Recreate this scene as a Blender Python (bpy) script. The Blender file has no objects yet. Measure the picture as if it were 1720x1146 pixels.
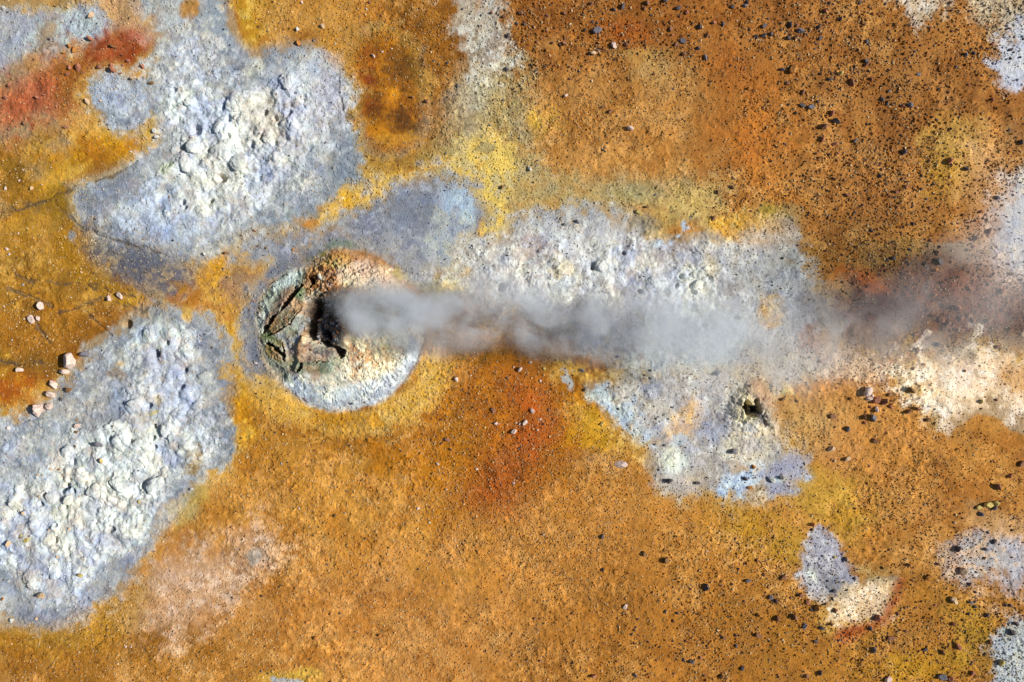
import bpy, math, numpy as np
from math import radians, pi
sc = bpy.context.scene
col = sc.collection
S = 0.02                      # metres per photograph pixel on the ground
CAMH = 23.0
# ------------------------------------------------------------ camera
cam = bpy.data.cameras.new('camera'); cam_o = bpy.data.objects.new('camera', cam); col.objects.link(cam_o)
cam.sensor_width = 36; cam.lens = 36*CAMH/34.4; cam.clip_start = 0.1; cam.clip_end = 3000
cam_o.location = (0, 0, CAMH); cam_o.rotation_euler = (0, 0, 0)
sc.camera = cam_o
# ------------------------------------------------------------ sky and sun
SUN_EL = radians(36); 
w = bpy.data.worlds.new('World'); sc.world = w; w.use_nodes = True
nt = w.node_tree; bg = nt.nodes['Background']
sky = nt.nodes.new('ShaderNodeTexSky'); sky.sky_type = 'NISHITA'; sky.sun_disc = False
sky.sun_elevation = SUN_EL; sky.sun_rotation = radians(90)
nt.links.new(sky.outputs[0], bg.inputs[0]); bg.inputs[1].default_value = 0.05
sl = bpy.data.lights.new('sun', 'SUN'); sl.energy = 5.0; sl.angle = radians(0.5); sl.color = (1.0, 0.95, 0.87)
so = bpy.data.objects.new('sun', sl); col.objects.link(so)
so.rotation_euler = (0, radians(90)-SUN_EL, radians(3)); so.location = (20, 0, 20)
vs = sc.view_settings; vs.view_transform = 'Standard'; vs.look = 'None'; vs.gamma = 1.0; vs.exposure = 0.22; vs.use_curve_mapping = False
GAIN = np.array([0.855, 0.88, 0.90], np.float32)       # photograph colour on flat ground -> base colour
sc.cycles.volume_bounces = 4
sc.cycles.max_bounces = 8

# ------------------------------------------------------------ helpers
rng = np.random.default_rng(7)
def lin(c):
    c = np.asarray(c, np.float32)/255.0
    return np.where(c <= 0.04045, c/12.92, ((c+0.055)/1.055)**2.4).astype(np.float32)
def alb(c): return lin(c)*GAIN
_tabs = {}
def tab(seed):
    if seed not in _tabs: _tabs[seed] = np.random.default_rng(1000+seed).random((256,256), dtype=np.float32)*2-1
    return _tabs[seed]
def vnoise_grid(xs, ys, seed, ang=0.0):
    """smooth value noise on a tensor grid (ys rows, xs columns), its lattice turned by ang"""
    T = tab(seed).ravel(); c, q = np.float32(math.cos(ang)), np.float32(math.sin(ang))
    xs = np.mod(xs, 256*64).astype(np.float32) if False else xs
    u = (xs*c)[None, :]-(ys*q)[:, None]; v = (xs*q)[None, :]+(ys*c)[:, None]
    fu = np.floor(u); fv = np.floor(v); fx = (u-fu).astype(np.float32); fy = (v-fv).astype(np.float32)
    iu = fu.astype(np.int32) & 255; iv = (fv.astype(np.int32) & 255) << 8; iu1 = (iu+1) & 255; iv1 = (iv+256) & 65535
    fx = fx*fx*(3-2*fx); fy = fy*fy*(3-2*fy)
    A = T[iv+iu]; a = A+(T[iv+iu1]-A)*fx
    A = T[iv1+iu]; b = A+(T[iv1+iu1]-A)*fx
    return a+(b-a)*fy
def fbm(xs, ys, scale, octs, seed, gain=0.5, rot=True, mode=0):
    """fbm over pixel coordinates (1-D arrays); scale = wavelength in photograph pixels of the first octave"""
    out = 0; amp = 1.0; tot = 0
    for o in range(octs):
        k = (2.03**o)/scale
        n = vnoise_grid(xs*k+17.3*o+seed*3.1, ys*k+9.7*o+seed*5.3, seed*10+o, 0.55+1.1*o+seed*0.37)
        if mode == 1: n = 1-2*np.abs(n)              # ridged
        if mode == 2: n = 2*np.abs(n)-0.6            # billow
        out = out+amp*n; tot += amp; amp *= gain
    return out/tot*1.6
def sstep(a, b, x):
    t = np.clip((x-a)/(b-a), 0, 1); return t*t*(3-2*t)
def poly(s): return np.array([[float(v) for v in p.split(',')] for p in s.split()], np.float32)
def smooth_poly(P):
    Q = np.empty((len(P)*2, 2), np.float32); N = np.roll(P, -1, 0)
    Q[0::2] = P*.75+N*.25; Q[1::2] = P*.25+N*.75
    return Q
def sdf_poly(P, X, Y):
    """signed distance, positive inside"""
    d = np.full(X.shape, 1e9, np.float32); inside = np.zeros(X.shape, bool)
    n = len(P)
    for i in range(n):
        ax, ay = P[i]; bx, by = P[(i+1) % n]
        ex, ey = bx-ax, by-ay; L = ex*ex+ey*ey+1e-9
        t = np.clip(((X-ax)*ex+(Y-ay)*ey)/L, 0, 1)
        dx = X-ax-t*ex; dy = Y-ay-t*ey
        d = np.minimum(d, dx*dx+dy*dy)
        c = (ay > Y) != (by > Y)
        with np.errstate(divide='ignore', invalid='ignore'):
            xi = (bx-ax)*(Y-ay)/(by-ay if by != ay else 1e-9)+ax
        inside ^= c & (X < xi)
    d = np.sqrt(d)
    return np.where(inside, d, -d)
def dist_line(P, X, Y):
    d = np.full(X.shape, 1e9, np.float32); tt = np.zeros(X.shape, np.float32)
    for i in range(len(P)-1):
        ax, ay = P[i][:2]; bx, by = P[i+1][:2]; ex, ey = bx-ax, by-ay; L = ex*ex+ey*ey+1e-9
        t = np.clip(((X-ax)*ex+(Y-ay)*ey)/L, 0, 1)
        q = np.hypot(X-ax-t*ex, Y-ay-t*ey); 
        m = q < d; d = np.where(m, q, d); tt = np.where(m, (i+t)/(len(P)-1), tt)
    return d, tt
class Grid:
    """a tensor grid of points in photograph pixels with shared noise fields"""
    def __init__(s, xs, ys):
        s.xs = xs.astype(np.float64); s.ys = ys.astype(np.float64)
        s.N0 = fbm(s.xs, s.ys, 150, 2, 5).astype(np.float32)
        s.N1 = fbm(s.xs, s.ys, 60, 6, 1, .58).astype(np.float32)
        s.N2 = fbm(s.xs, s.ys, 16, 4, 2).astype(np.float32)
        s.N3 = fbm(s.xs, s.ys, 34, 6, 3, 0.6).astype(np.float32)
        s.N4 = fbm(s.xs, s.ys, 9, 4, 4, 0.6).astype(np.float32)
    def box(s, x0, y0, x1, y1):
        i0, i1 = np.searchsorted(s.xs, [x0, x1]); j0, j1 = np.searchsorted(s.ys, [y0, y1])
        return slice(j0, j1), slice(i0, i1)
    def mask_poly(s, P, soft, amp, big=1.0):
        m = soft+abs(amp)*4+6
        x0, y0 = P.min(0)-m; x1, y1 = P.max(0)+m
        J, I = s.box(x0, y0, x1, y1)
        if J.stop-J.start < 2 or I.stop-I.start < 2: return None
        st = 4.0
        cx = np.arange(x0, x1+st, st, dtype=np.float32); cy = np.arange(y0, y1+st, st, dtype=np.float32)
        if len(cx)*len(cy) > (I.stop-I.start)*(J.stop-J.start):
            X, Y = np.meshgrid(s.xs[I].astype(np.float32), s.ys[J].astype(np.float32)); D = sdf_poly(P, X, Y)
        else:
            X, Y = np.meshgrid(cx, cy); D0 = sdf_poly(P, X, Y)
            fx = np.clip((s.xs[I]-cx[0])/st, 0, len(cx)-1.001); fy = np.clip((s.ys[J]-cy[0])/st, 0, len(cy)-1.001)
            ix = fx.astype(int); iy = fy.astype(int); tx = (fx-ix).astype(np.float32)[None]; ty = (fy-iy).astype(np.float32)[:, None]
            a = D0[np.ix_(iy, ix)]*(1-tx)+D0[np.ix_(iy, ix+1)]*tx; b = D0[np.ix_(iy+1, ix)]*(1-tx)+D0[np.ix_(iy+1, ix+1)]*tx
            D = a*(1-ty)+b*ty
        n = s.N0[J, I]*1.1+s.N1[J, I]*1.5+s.N2[J, I]*1.35+s.N4[J, I]*0.9
        return J, I, sstep(-soft, soft, D+amp*n), D
    def mask_ell(s, cx, cy, rx, ry, rot, soft):
        r = max(rx, ry)*1.5+4
        J, I = s.box(cx-r, cy-r, cx+r, cy+r)
        if J.stop-J.start < 1 or I.stop-I.start < 1: return None
        X = (s.xs[I]-cx).astype(np.float32)[None]; Y = (s.ys[J]-cy).astype(np.float32)[:, None]
        a = radians(rot); c, q = math.cos(a), math.sin(a)
        d = np.sqrt(((X*c+Y*q)/rx)**2+((-X*q+Y*c)/ry)**2)
        n = s.N1[J, I]*0.55+s.N2[J, I]*0.28+s.N4[J, I]*0.1 if max(rx, ry) > 40 else s.N1[J, I]*.45+s.N2[J, I]*.6+s.N4[J, I]*.35
        return J, I, 1-sstep(1-soft, 1+soft*0.6, d+n), d
# ------------------------------------------------------------ what the ground is made of (colours as on the photograph, on flat lit ground, with some shade painted in)
# P: polygon layer  (colours, softness px, edge noise px, opacity, points)      E: ellipse layer (colours, opacity, softness, cx, cy, rx, ry, rot)
L = []
def P(cs, soft, amp, op, pts, mixs=1.0): L.append(('P', cs, soft, amp, op, poly(pts), mixs))
def E(cs, op, soft, *e, mixs=1.0): L.append(('E', cs, soft, 0, op, e, mixs))
G = lambda *a: a
# broad tones of the ochre ground
E([(164,100,40),(138,78,28)], .9, .7, 1130, 40, 440, 150, 0)
E([(174,116,58),(150,94,42)], .92, .7, 1500, 190, 330, 290, 0)
E([(198,142,78),(182,122,58)], .7, .7, 1090, 230, 240, 150, 0)
E([(210,146,80),(194,128,60)], .7, .8, 700, 1000, 340, 240, 0)
E([(188,124,52),(206,142,66)], .6, .7, 1000, 930, 260, 180, 0)
E([(172,110,40),(154,94,30)], .75, .7, 1180, 1080, 300, 130, 0)
E([(194,132,62),(176,112,50)], .6, .8, 1560, 850, 240, 150, 0)
E([(158,102,38),(180,122,46)], .85, .8, 1480, 1060, 280, 120, 0)
E([(180,124,34),(164,106,24)], .7, .8, 500, 730, 240, 90, 0)
E([(208,148,58),(194,130,44)], .6, .8, 560, 860, 260, 110, 0)
E([(164,96,14),(186,116,20)], .92, .7, 830, 690, 210, 140, 0)
E([(172,120,34),(146,98,20)], .92, .7, 60, 300, 210, 100, 0)
E([(184,136,52),(156,110,30)], .88, .7, 110, 440, 200, 80, 0)
E([(164,108,30),(142,90,22)], .9, .7, 80, 570, 180, 90, 0)
E([(162,106,34),(150,96,26)], .85, .8, 150, 1110, 280, 70, 0)
E([(196,136,68),(176,116,50)], .8, .6, 490, 20, 150, 60, 0)
E([(170,112,40),(146,90,22)], .85, .7, 680, 60, 150, 110, 0)
E([(190,128,62),(210,148,84)], .7, .7, 1450, 720, 130, 80, 0)
# stains and tints in the ochre
E([(164,78,22),(178,94,28)], .85, .7, 1055, 62, 62, 24, 10)
E([(226,180,84),(206,158,84)], .8, .8, 1070, 92, 60, 10, 0)
E([(198,156,96),(186,134,70)], .7, .8, 1110, 118, 90, 45, 15)
E([(152,76,26),(168,92,34)], .75, .8, 1240, 128, 66, 36, 30)
E([(160,98,38),(170,108,46)], .7, .8, 1250, 190, 110, 110, 0)
E([(196,118,40),(180,104,40)], .6, .8, 1280, 250, 60, 90, 0)
E([(224,176,72),(202,154,70)], .85, .7, 905, 200, 34, 24, 20)
E([(150,116,54),(176,136,66)], .7, .8, 885, 225, 30, 16, 10)
E([(196,150,48),(208,166,82)], .8, .9, 1598, 265, 44, 54, 0)
E([(212,168,90),(196,150,80)], .6, .8, 1620, 235, 60, 30, 0)
E([(216,166,118),(196,144,90)], .7, .8, 1670, 290, 60, 60, 0)
P([(180,164,116),(196,168,108),(168,154,118)], 24, 14, .85, '780,130 850,100 868,150 860,210 880,260 920,300 1000,310 1080,300 1180,310 1200,350 1180,390 1080,370 960,360 860,370 780,380 740,340 720,300 700,260 760,220 790,180')
E([(156,148,110),(140,140,96)], .7, .8, 1060, 320, 60, 20, 0)
E([(160,144,60),(176,160,110)], .7, .8, 1300, 360, 34, 20, 0)
P([(240,204,104),(228,186,90),(214,190,130)], 10, 9, .9, '775,215 830,215 860,260 855,300 850,340 855,380 850,400 830,410 810,390 805,350 780,320 750,300 720,290 760,270')
E([(180,160,110),(170,150,100)], .9, .6, 812, 248, 14, 10, 0)
P([(244,184,52),(246,200,104),(246,212,146)], 6, 7, .97, '528,385 535,350 560,320 590,295 620,285 650,290 690,285 720,270 760,262 700,305 660,310 640,345 600,352 575,375 545,388')
P([(180,138,56),(160,122,52)], 14, 8, .8, '590,250 640,240 700,250 740,240 730,280 680,296 640,290 600,290 575,310 560,300')
# big brown stain near the top
P([(154,92,10),(138,80,8),(172,106,20)], 16, 8, .97, '598,70 640,55 690,80 700,120 705,170 720,205 700,240 660,262 620,250 600,220 590,180 580,130')
E([(146,66,8),(150,70,8)], .8, 1.0, 616, 130, 17, 56, -4)
E([(112,72,10),(124,80,12)], .85, 1.0, 672, 118, 30, 42, 0)
E([(88,54,10),(100,62,12)], .85, 1.0, 672, 206, 30, 22, 20)
E([(100,56,8),(120,70,10)], .8, .7, 634, 190, 18, 14, 0)
E([(206,138,34),(220,156,60)], .85, .6, 660, 158, 12, 16, 0)
E([(208,136,26),(196,122,24)], .8, .7, 630, 212, 32, 16, 10)
E([(206,144,52),(190,126,40)], .8, .7, 668, 240, 40, 14, 0)
# pale pebbly streak
P([(196,184,168),(180,164,146),(206,200,190)], 12, 16, .9, '760,-20 800,-10 830,10 845,50 842,100 828,130 800,130 790,90 770,60 756,20')
E([(196,190,170),(180,170,140)], .6, .8, 790, 180, 40, 60, 20)
# upper left
P([(176,140,92),(160,130,80)], 18, 12, .9, '-40,-40 200,-40 210,40 160,60 120,30 60,30 0,60 -40,60')
P([(196,140,116),(206,160,120),(180,124,90)], 12, 10, .9, '150,-20 240,-20 262,20 250,60 200,60 170,40 150,20')
P([(170,172,186),(188,198,204),(156,158,174)], 9, 9, .95, '-60,20 20,22 60,18 95,30 130,18 165,15 185,30 190,58 168,85 140,104 95,110 75,95 50,90 20,120 0,135 -60,160')
E([(208,218,214),(190,200,206)], .9, .7, 128, 62, 26, 24, 0)
P([(150,120,84),(164,140,110)], 8, 6, .8, '62,75 80,42 100,36 96,62 84,84 70,98')
P([(176,98,62),(186,120,76),(160,82,46)], 20, 12, .95, '-60,150 20,128 90,104 150,86 165,120 158,170 130,190 60,225 -60,240')
P([(156,96,32),(136,84,24),(180,124,60)], 14, 9, .85, '90,110 140,96 170,98 175,125 155,150 140,180 100,180 80,150')
E([(178,94,60),(190,110,76)], .85, .8, 62, 160, 56, 22, -30)
P([(158,72,34),(174,90,52),(140,62,24)], 10, 7, .95, '150,98 168,70 190,56 215,54 240,66 268,78 274,88 262,96 250,112 246,126 220,124 196,120 176,124 158,118')
E([(188,104,84),(196,130,110)], .9, .7, 240, 68, 30, 12, 20)
E([(136,54,18),(152,64,22)], .85, .7, 236, 96, 20, 10, -10)
E([(206,130,50),(190,116,40)], .8, .7, 266, 88, 9, 7, 0)
P([(196,132,12),(212,150,18),(172,110,12)], 12, 9, .95, '60,250 100,240 150,235 190,215 225,200 262,205 272,225 262,250 225,275 190,292 140,305 100,310 60,300')
E([(146,92,18),(160,104,20)], .8, .8, 170, 272, 50, 18, -20)
E([(216,160,52),(226,180,80)], .85, .7, 100, 300, 40, 14, -20)
E([(222,166,24),(228,180,50)], .9, .7, 240, 215, 32, 20, 20)
E([(150,112,40),(130,96,34)], .6, .8, 30, 285, 40, 30, 0)
P([(132,104,60),(120,96,60),(160,130,80)], 6, 7, .7, '-20,352 30,345 70,332 110,322 130,342 150,380 120,372 90,356 50,360 0,368')
E([(170,128,36),(150,110,30)], .9, .7, 112, 340, 34, 24, 0)
# ---- upper left pale crust
P([(170,170,175),(146,156,170),(188,190,192)], 7, 8, .97, '200,-30 330,-30 388,-20 396,40 410,80 440,92 480,78 520,72 555,98 573,140 579,185 600,225 606,275 580,300 560,315 535,350 500,380 440,394 400,418 350,442 290,436 240,414 190,408 150,388 126,348 120,325 170,300 220,284 264,254 276,222 262,192 240,212 215,216 175,205 158,182 156,158 180,134 215,128 248,132 256,110 266,92 275,72 262,40 225,20')
P([(196,152,120),(180,140,96)], 8, 8, .8, '190,-20 232,-20 236,20 228,48 205,40 196,20')
E([(180,146,120),(190,170,160)], .5, .8, 262, 60, 24, 40, 0)
P([(116,124,140),(132,140,155),(100,110,125)], 10, 7, .85, '130,332 170,306 225,284 262,262 300,240 290,270 250,300 230,330 190,345 150,362')
P([(142,150,165),(126,136,151)], 14, 8, .85, '400,400 440,370 500,330 540,290 560,250 590,230 604,280 560,315 500,380 440,400')
P([(114,124,139),(130,138,152),(160,158,160)], 14, 8, .8, '405,100 440,95 480,82 505,96 480,125 470,150 430,150 400,135 380,118')
P([(166,178,206),(178,186,198),(156,168,190)], 6, 6, .8, '160,160 185,140 225,138 250,140 262,165 270,195 240,205 215,212 180,200')
E([(120,126,146),(132,140,156)], .85, .7, 208, 206, 26, 9, -10)
P([(198,206,220),(214,220,219),(184,190,204)], 12, 11, .9, '288,150 340,140 400,140 440,150 475,120 490,95 530,92 560,115 572,150 570,200 545,240 500,270 480,305 440,340 400,380 330,400 270,380 225,372 215,345 250,325 270,290 295,250 290,210 278,180')
P([(230,232,222),(214,222,217),(240,240,232)], 10, 12, .85, '315,165 350,160 385,150 425,165 440,200 450,250 430,290 420,340 370,365 330,360 300,330 300,290 315,250 305,210')
P([(214,204,190),(196,182,170),(220,214,196)], 8, 10, .8, '400,175 440,165 470,150 500,160 520,200 530,240 500,255 470,250 440,245 420,230 405,205')
P([(192,184,193),(178,174,182)], 10, 8, .75, '520,150 560,130 572,170 575,210 540,225 515,200')
E([(206,214,170),(190,200,160)], .7, .6, 284, 286, 12, 9, 0)
E([(206,220,206),(190,208,194)], .6, .7, 330, 180, 40, 24, 0)
P([(170,190,226),(186,200,226)], 8, 10, .75, '210,345 260,310 290,330 330,370 350,395 290,410 240,395 205,375')
P([(176,190,222),(196,204,222)], 6, 8, .6, '300,62 330,60 340,90 335,130 400,135 380,150 310,148 290,120')
E([(202,206,203),(214,216,210)], .7, .7, 432, 118, 16, 12, 0)
P([(208,162,48),(196,140,36),(224,180,80)], 10, 8, .92, '372,-30 470,-30 470,30 450,70 425,92 405,76 396,40 380,10')
E([(184,128,44),(160,110,40)], .9, .7, 322, 18, 15, 18, 0)
P([(184,128,52),(200,146,72)], 14, 8, .85, '440,-30 600,-30 590,60 585,110 570,96 540,70 500,66 460,72 440,40')
# ---- dark earth between the two left crusts
P([(114,112,113),(92,98,117),(146,132,116)], 14, 14, .88, '126,385 190,405 250,418 300,432 350,442 335,460 330,490 280,500 230,500 190,470 160,430')
E([(92,96,118),(104,112,129)], .7, .8, 258, 434, 60, 20, 12)
P([(170,120,40),(150,104,40),(186,140,60)], 12, 10, .8, '-20,430 80,430 130,440 190,470 240,500 230,520 180,525 100,520 -20,520')
P([(150,104,14),(170,120,24)], 12, 8, .85, '95,385 135,380 142,400 125,430 140,460 190,480 230,486 180,490 130,470 100,430')
E([(200,150,40),(180,130,34)], .85, .6, 222, 504, 22, 10, -10)
E([(170,176,196),(142,150,163)], .8, .7, 124, 398, 7, 9, 0)
P([(188,140,36),(172,120,40),(200,156,60)], 12, 9, .9, '0,590 20,640 90,640 80,690 10,708 -30,715 -30,600')
E([(184,98,10),(166,82,12)], .95, .8, 30, 660, 56, 36, 0)
E([(150,60,14),(160,80,20)], .7, .7, 45, 695, 26, 8, -15)
E([(128,92,36),(140,100,40)], .7, .8, 50, 610, 60, 16, 5)
# ---- ochre saddle between left crusts and the mound
P([(196,146,60),(176,130,76),(206,160,80)], 10, 9, .92, '330,465 360,440 400,425 440,405 480,388 500,385 490,425 470,450 440,470 425,500 420,540 405,560 380,520 350,510 330,490')
P([(240,178,30),(228,162,24),(240,196,80)], 7, 8, .92, '440,410 470,392 492,386 494,410 478,430 458,446 438,448 420,440')
P([(210,150,30),(196,132,24)], 7, 7, .85, '335,465 365,432 400,425 425,430 405,445 370,445 345,490')
E([(176,130,100),(160,126,96)], .8, .7, 388, 482, 32, 26, 20)
P([(200,140,18),(184,124,16),(214,160,40)], 7, 7, .95, '370,545 398,540 412,570 425,600 420,650 425,700 418,740 385,760 375,720 384,680 392,640 396,600')
# ---- lower left pale crust
P([(168,170,175),(144,154,168),(186,188,190)], 7, 9, .97, '-60,722 40,708 85,690 105,655 128,625 148,592 160,566 195,560 212,530 255,516 300,520 345,528 368,556 388,588 396,622 386,660 380,700 392,730 375,772 345,795 322,832 292,850 268,880 258,912 236,945 212,980 188,1002 150,1018 128,1038 90,1052 40,1046 0,1036 -60,1030')
P([(118,124,140),(102,110,125),(138,140,155)], 10, 8, .8, '300,528 350,535 380,575 388,640 385,700 388,740 365,772 330,790 310,830 290,830 300,780 340,740 345,690 370,650 350,600 320,570')
P([(110,116,127),(126,128,135)], 10, 7, .8, '200,556 240,522 290,516 310,530 270,536 225,560 205,620 180,640 190,600')
P([(112,118,133),(128,132,147)], 8, 8, .8, '180,1000 215,960 240,925 262,890 230,920 200,935 180,960 160,1010 100,1035 70,1048 20,1035 40,1020 110,1015')
P([(214,226,221),(228,236,229),(196,208,222)], 9, 9, .9, '210,570 225,548 260,536 300,550 318,575 322,605 290,600 262,592 235,605 205,600')
P([(186,200,230),(204,214,230),(172,180,204)], 8, 10, .85, '200,650 225,625 265,630 300,600 330,640 345,680 340,700 310,700 270,690 230,705 205,690')
P([(200,208,222),(218,224,220),(184,190,204)], 12, 12, .9, '60,790 110,740 150,720 190,715 220,700 290,690 340,700 355,740 320,780 290,830 255,870 245,910 190,930 150,980 110,1010 60,1010 10,960 -30,900 -30,850 20,830')
P([(234,238,232),(220,228,223),(242,238,222)], 12, 12, .85, '110,790 150,760 190,730 230,710 290,720 295,780 285,820 250,840 235,900 170,900 110,920 60,900 40,860 70,820')
P([(176,192,230),(196,206,226)], 10, 10, .5, '20,890 60,880 120,960 190,940 150,990 90,1020 20,980')
P([(168,150,140),(184,172,164),(142,136,139)], 8, 9, .65, '235,590 275,580 300,600 310,620 280,630 250,615 228,612')
E([(200,192,180),(180,168,160)], .7, .7, 62, 960, 26, 20, 0)
E([(176,160,150),(190,180,176)], .6, .7, 195, 905, 20, 12, 30)
E([(238,214,90),(230,206,120)], .9, .5, 265, 692, 10, 4, -25)
E([(230,210,130),(224,190,130)], .7, .6, 272, 668, 8, 14, 20)
E([(220,190,110),(206,170,100)], .8, .6, 208, 612, 9, 5, 0)
E([(160,124,60),(140,110,60)], .7, .6, 202, 628, 14, 12, 0)
E([(214,234,120),(206,224,140)], .9, .6, 252, 563, 4, 4, 0)
E([(210,224,110),(196,206,120)], .9, .6, 131, 814, 6, 5, 0)
E([(224,216,140),(214,206,160)], .6, .6, 55, 903, 16, 8, -30)
E([(160,150,136),(112,120,129)], .8, .6, 325, 770, 14, 20, 40)
E([(148,118,60),(170,134,60)], .8, .7, 335, 772, 24, 16, -40)
P([(206,160,50),(196,146,44)], 3, 7, .9, '368,628 380,612 392,610 402,625 402,640 385,642')
P([(206,160,50),(196,146,44)], 3, 5, .9, '366,652 386,650 392,660 375,658')
E([(216,170,80),(200,160,80)], .8, .7, 316, 532, 14, 10, 30)
E([(160,190,224),(176,202,226)], .95, .5, 413, 560, 13, 11, 20)
E([(156,180,214),(146,170,206)], .7, .5, 420, 578, 8, 6, 20)
# pinkish gravelly patch, lower left
P([(212,172,142),(202,158,122),(218,186,164)], 24, 14, .85, '230,985 255,950 285,915 330,905 385,895 440,905 430,940 400,980 360,1010 340,1040 280,1060 240,1050')
E([(176,176,177),(190,180,170)], .7, .7, 430, 934, 16, 14, 0)
E([(186,176,120),(196,170,90)], .6, .8, 320, 850, 50, 18, -50)
E([(200,196,170),(190,190,190)], .6, .8, 285, 868, 30, 12, -50)
P([(176,126,30),(160,112,24)], 18, 12, .7, '-30,1050 90,1062 150,1040 200,1005 240,965 250,1000 230,1050 160,1075 60,1090 -30,1080')
E([(220,176,80),(206,160,60)], .9, .7, 485, 1140, 50, 14, 0)
E([(186,184,186),(176,186,200)], .9, .5, 480, 1146, 24, 6, 0)
# ---- grey fan above the mound and ring round it
P([(144,148,164),(128,134,151),(158,162,177)], 14, 12, .95, '395,420 440,396 500,388 560,378 600,358 640,345 660,315 700,300 730,286 770,300 800,320 825,360 815,400 790,440 800,480 740,500 720,470 700,455 640,430 600,415 540,408 505,425 470,460 440,480 430,510 425,560 432,610 450,640 430,640 415,600 412,560 420,520 425,480 460,440 440,440 410,430')
P([(110,114,128),(124,126,138)], 10, 7, .9, '425,480 460,445 505,420 560,405 600,410 580,425 530,440 500,455 450,475 436,505 432,560 440,610 470,640 500,668 480,662 440,632 422,590 418,540')
E([(110,116,134),(124,130,147)], .7, .8, 690, 345, 40, 30, -20)
P([(176,178,178),(190,192,190),(150,158,173)], 10, 11, .85, '705,400 730,370 735,340 760,345 790,350 805,375 790,400 770,420 780,460 740,455 715,430')
P([(176,196,220),(190,206,222),(164,180,200)], 6, 7, .9, '742,318 760,312 780,318 798,340 800,360 785,372 765,352 748,350')
E([(240,200,90),(232,180,80)], .8, .6, 840, 388, 28, 16, -20)
# ---- middle pale crust
P([(190,184,184),(176,170,172),(204,202,202)], 12, 12, .95, '700,470 730,458 790,462 780,430 800,405 830,400 860,372 900,358 960,350 1050,345 1085,372 1120,400 1170,392 1210,396 1250,392 1300,372 1335,375 1338,420 1350,455 1372,485 1400,520 1440,560 1400,600 1350,640 1300,650 1260,650 1200,640 1130,640 1060,620 1000,600 960,560 900,530 800,500 740,500')
P([(214,200,150),(224,190,120)], 8, 8, .85, '700,482 740,470 790,475 810,490 760,500 720,510 700,505')
E([(212,190,120),(196,176,120)], .8, .7, 700, 470, 40, 10, 20)
P([(160,160,165),(150,150,156),(176,176,179)], 12, 12, .7, '850,372 900,360 960,352 1050,350 1080,370 1040,385 960,380 900,385 860,395')
P([(208,206,206),(192,182,182),(222,222,222)], 10, 12, .8, '830,430 880,400 960,400 1040,390 1080,420 1100,460 1060,490 980,480 900,495 840,480')
E([(184,158,152),(196,176,166)], .75, .8, 900, 415, 36, 22, 10)
E([(236,216,170),(226,206,180)], .7, .7, 945, 452, 20, 18, 0)
P([(230,230,214),(240,234,210),(214,218,214)], 9, 11, .85, '1075,485 1100,455 1150,440 1185,460 1215,490 1210,520 1160,530 1100,520 1060,515')
P([(226,228,226),(238,236,230)], 8, 9, .8, '860,480 900,468 960,470 1000,490 960,510 900,505')
P([(160,146,146),(150,138,140)], 10, 10, .6, '1075,440 1110,405 1180,400 1170,430 1110,445 1085,460')
P([(170,148,110),(180,160,120)], 7, 5, .8, '1178,425 1200,424 1208,460 1190,470')
E([(224,180,76),(206,164,84)], .9, .6, 1096, 395, 14, 11, 0)
P([(190,146,76),(164,136,76),(214,170,90)], 9, 8, .9, '1060,355 1090,345 1110,330 1140,350 1150,370 1135,400 1110,408 1092,390 1070,372')
E([(120,116,104),(140,134,120)], .7, .8, 1085, 380, 22, 16, 20)
P([(214,180,110),(224,190,116),(196,160,90)], 12, 10, .85, '1090,335 1150,320 1180,310 1200,350 1200,390 1175,380 1150,370 1120,360')
P([(176,196,220),(190,206,220)], 4, 6, .85, '1140,372 1160,366 1180,378 1172,388 1160,395 1150,400 1135,404 1120,414 1100,412 1110,402 1140,392')
P([(230,170,50),(216,156,50),(236,190,90)], 8, 8, .92, '1190,368 1220,372 1250,366 1280,370 1270,385 1245,388 1232,405 1215,402 1200,385')
P([(206,160,96),(190,150,96)], 12, 10, .7, '1250,380 1300,360 1330,380 1320,420 1280,430 1250,405')
P([(204,204,207),(192,190,193),(214,214,218)], 14, 10, .8, '1240,430 1300,405 1335,410 1345,450 1365,490 1330,500 1280,500 1230,480')
P([(236,172,40),(224,160,60),(238,190,90)], 5, 7, .92, '1284,505 1296,496 1312,500 1314,520 1310,540 1290,545 1280,525')
P([(130,140,160),(110,106,112),(150,150,154)], 12, 10, .75, '1318,500 1350,490 1390,500 1400,520 1370,530 1340,530')
# ---- under the steam
P([(180,126,50),(160,104,34),(196,146,80)], 10, 10, .85, '710,520 760,520 840,525 900,540 960,560 1000,590 1010,620 940,620 860,600 760,590 715,580')
P([(150,110,50),(120,84,40)], 12, 12, .6, '730,575 820,575 900,590 960,600 1030,600 1050,640 1000,640 930,605 840,600 740,595')
P([(150,148,152),(130,128,132)], 12, 12, .7, '880,530 960,520 1000,540 1010,590 960,600 920,580')
P([(206,212,208),(190,196,196),(222,224,218)], 14, 12, .9, '1080,520 1200,500 1260,540 1240,600 1200,640 1130,650 1070,630 1060,570')
P([(184,170,160),(200,184,170)], 16, 10, .7, '1230,600 1300,580 1360,580 1400,610 1350,650 1290,645 1240,640')
P([(206,140,90),(190,120,70)], 12, 10, .7, '1330,560 1380,540 1440,560 1420,600 1370,600')
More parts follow.
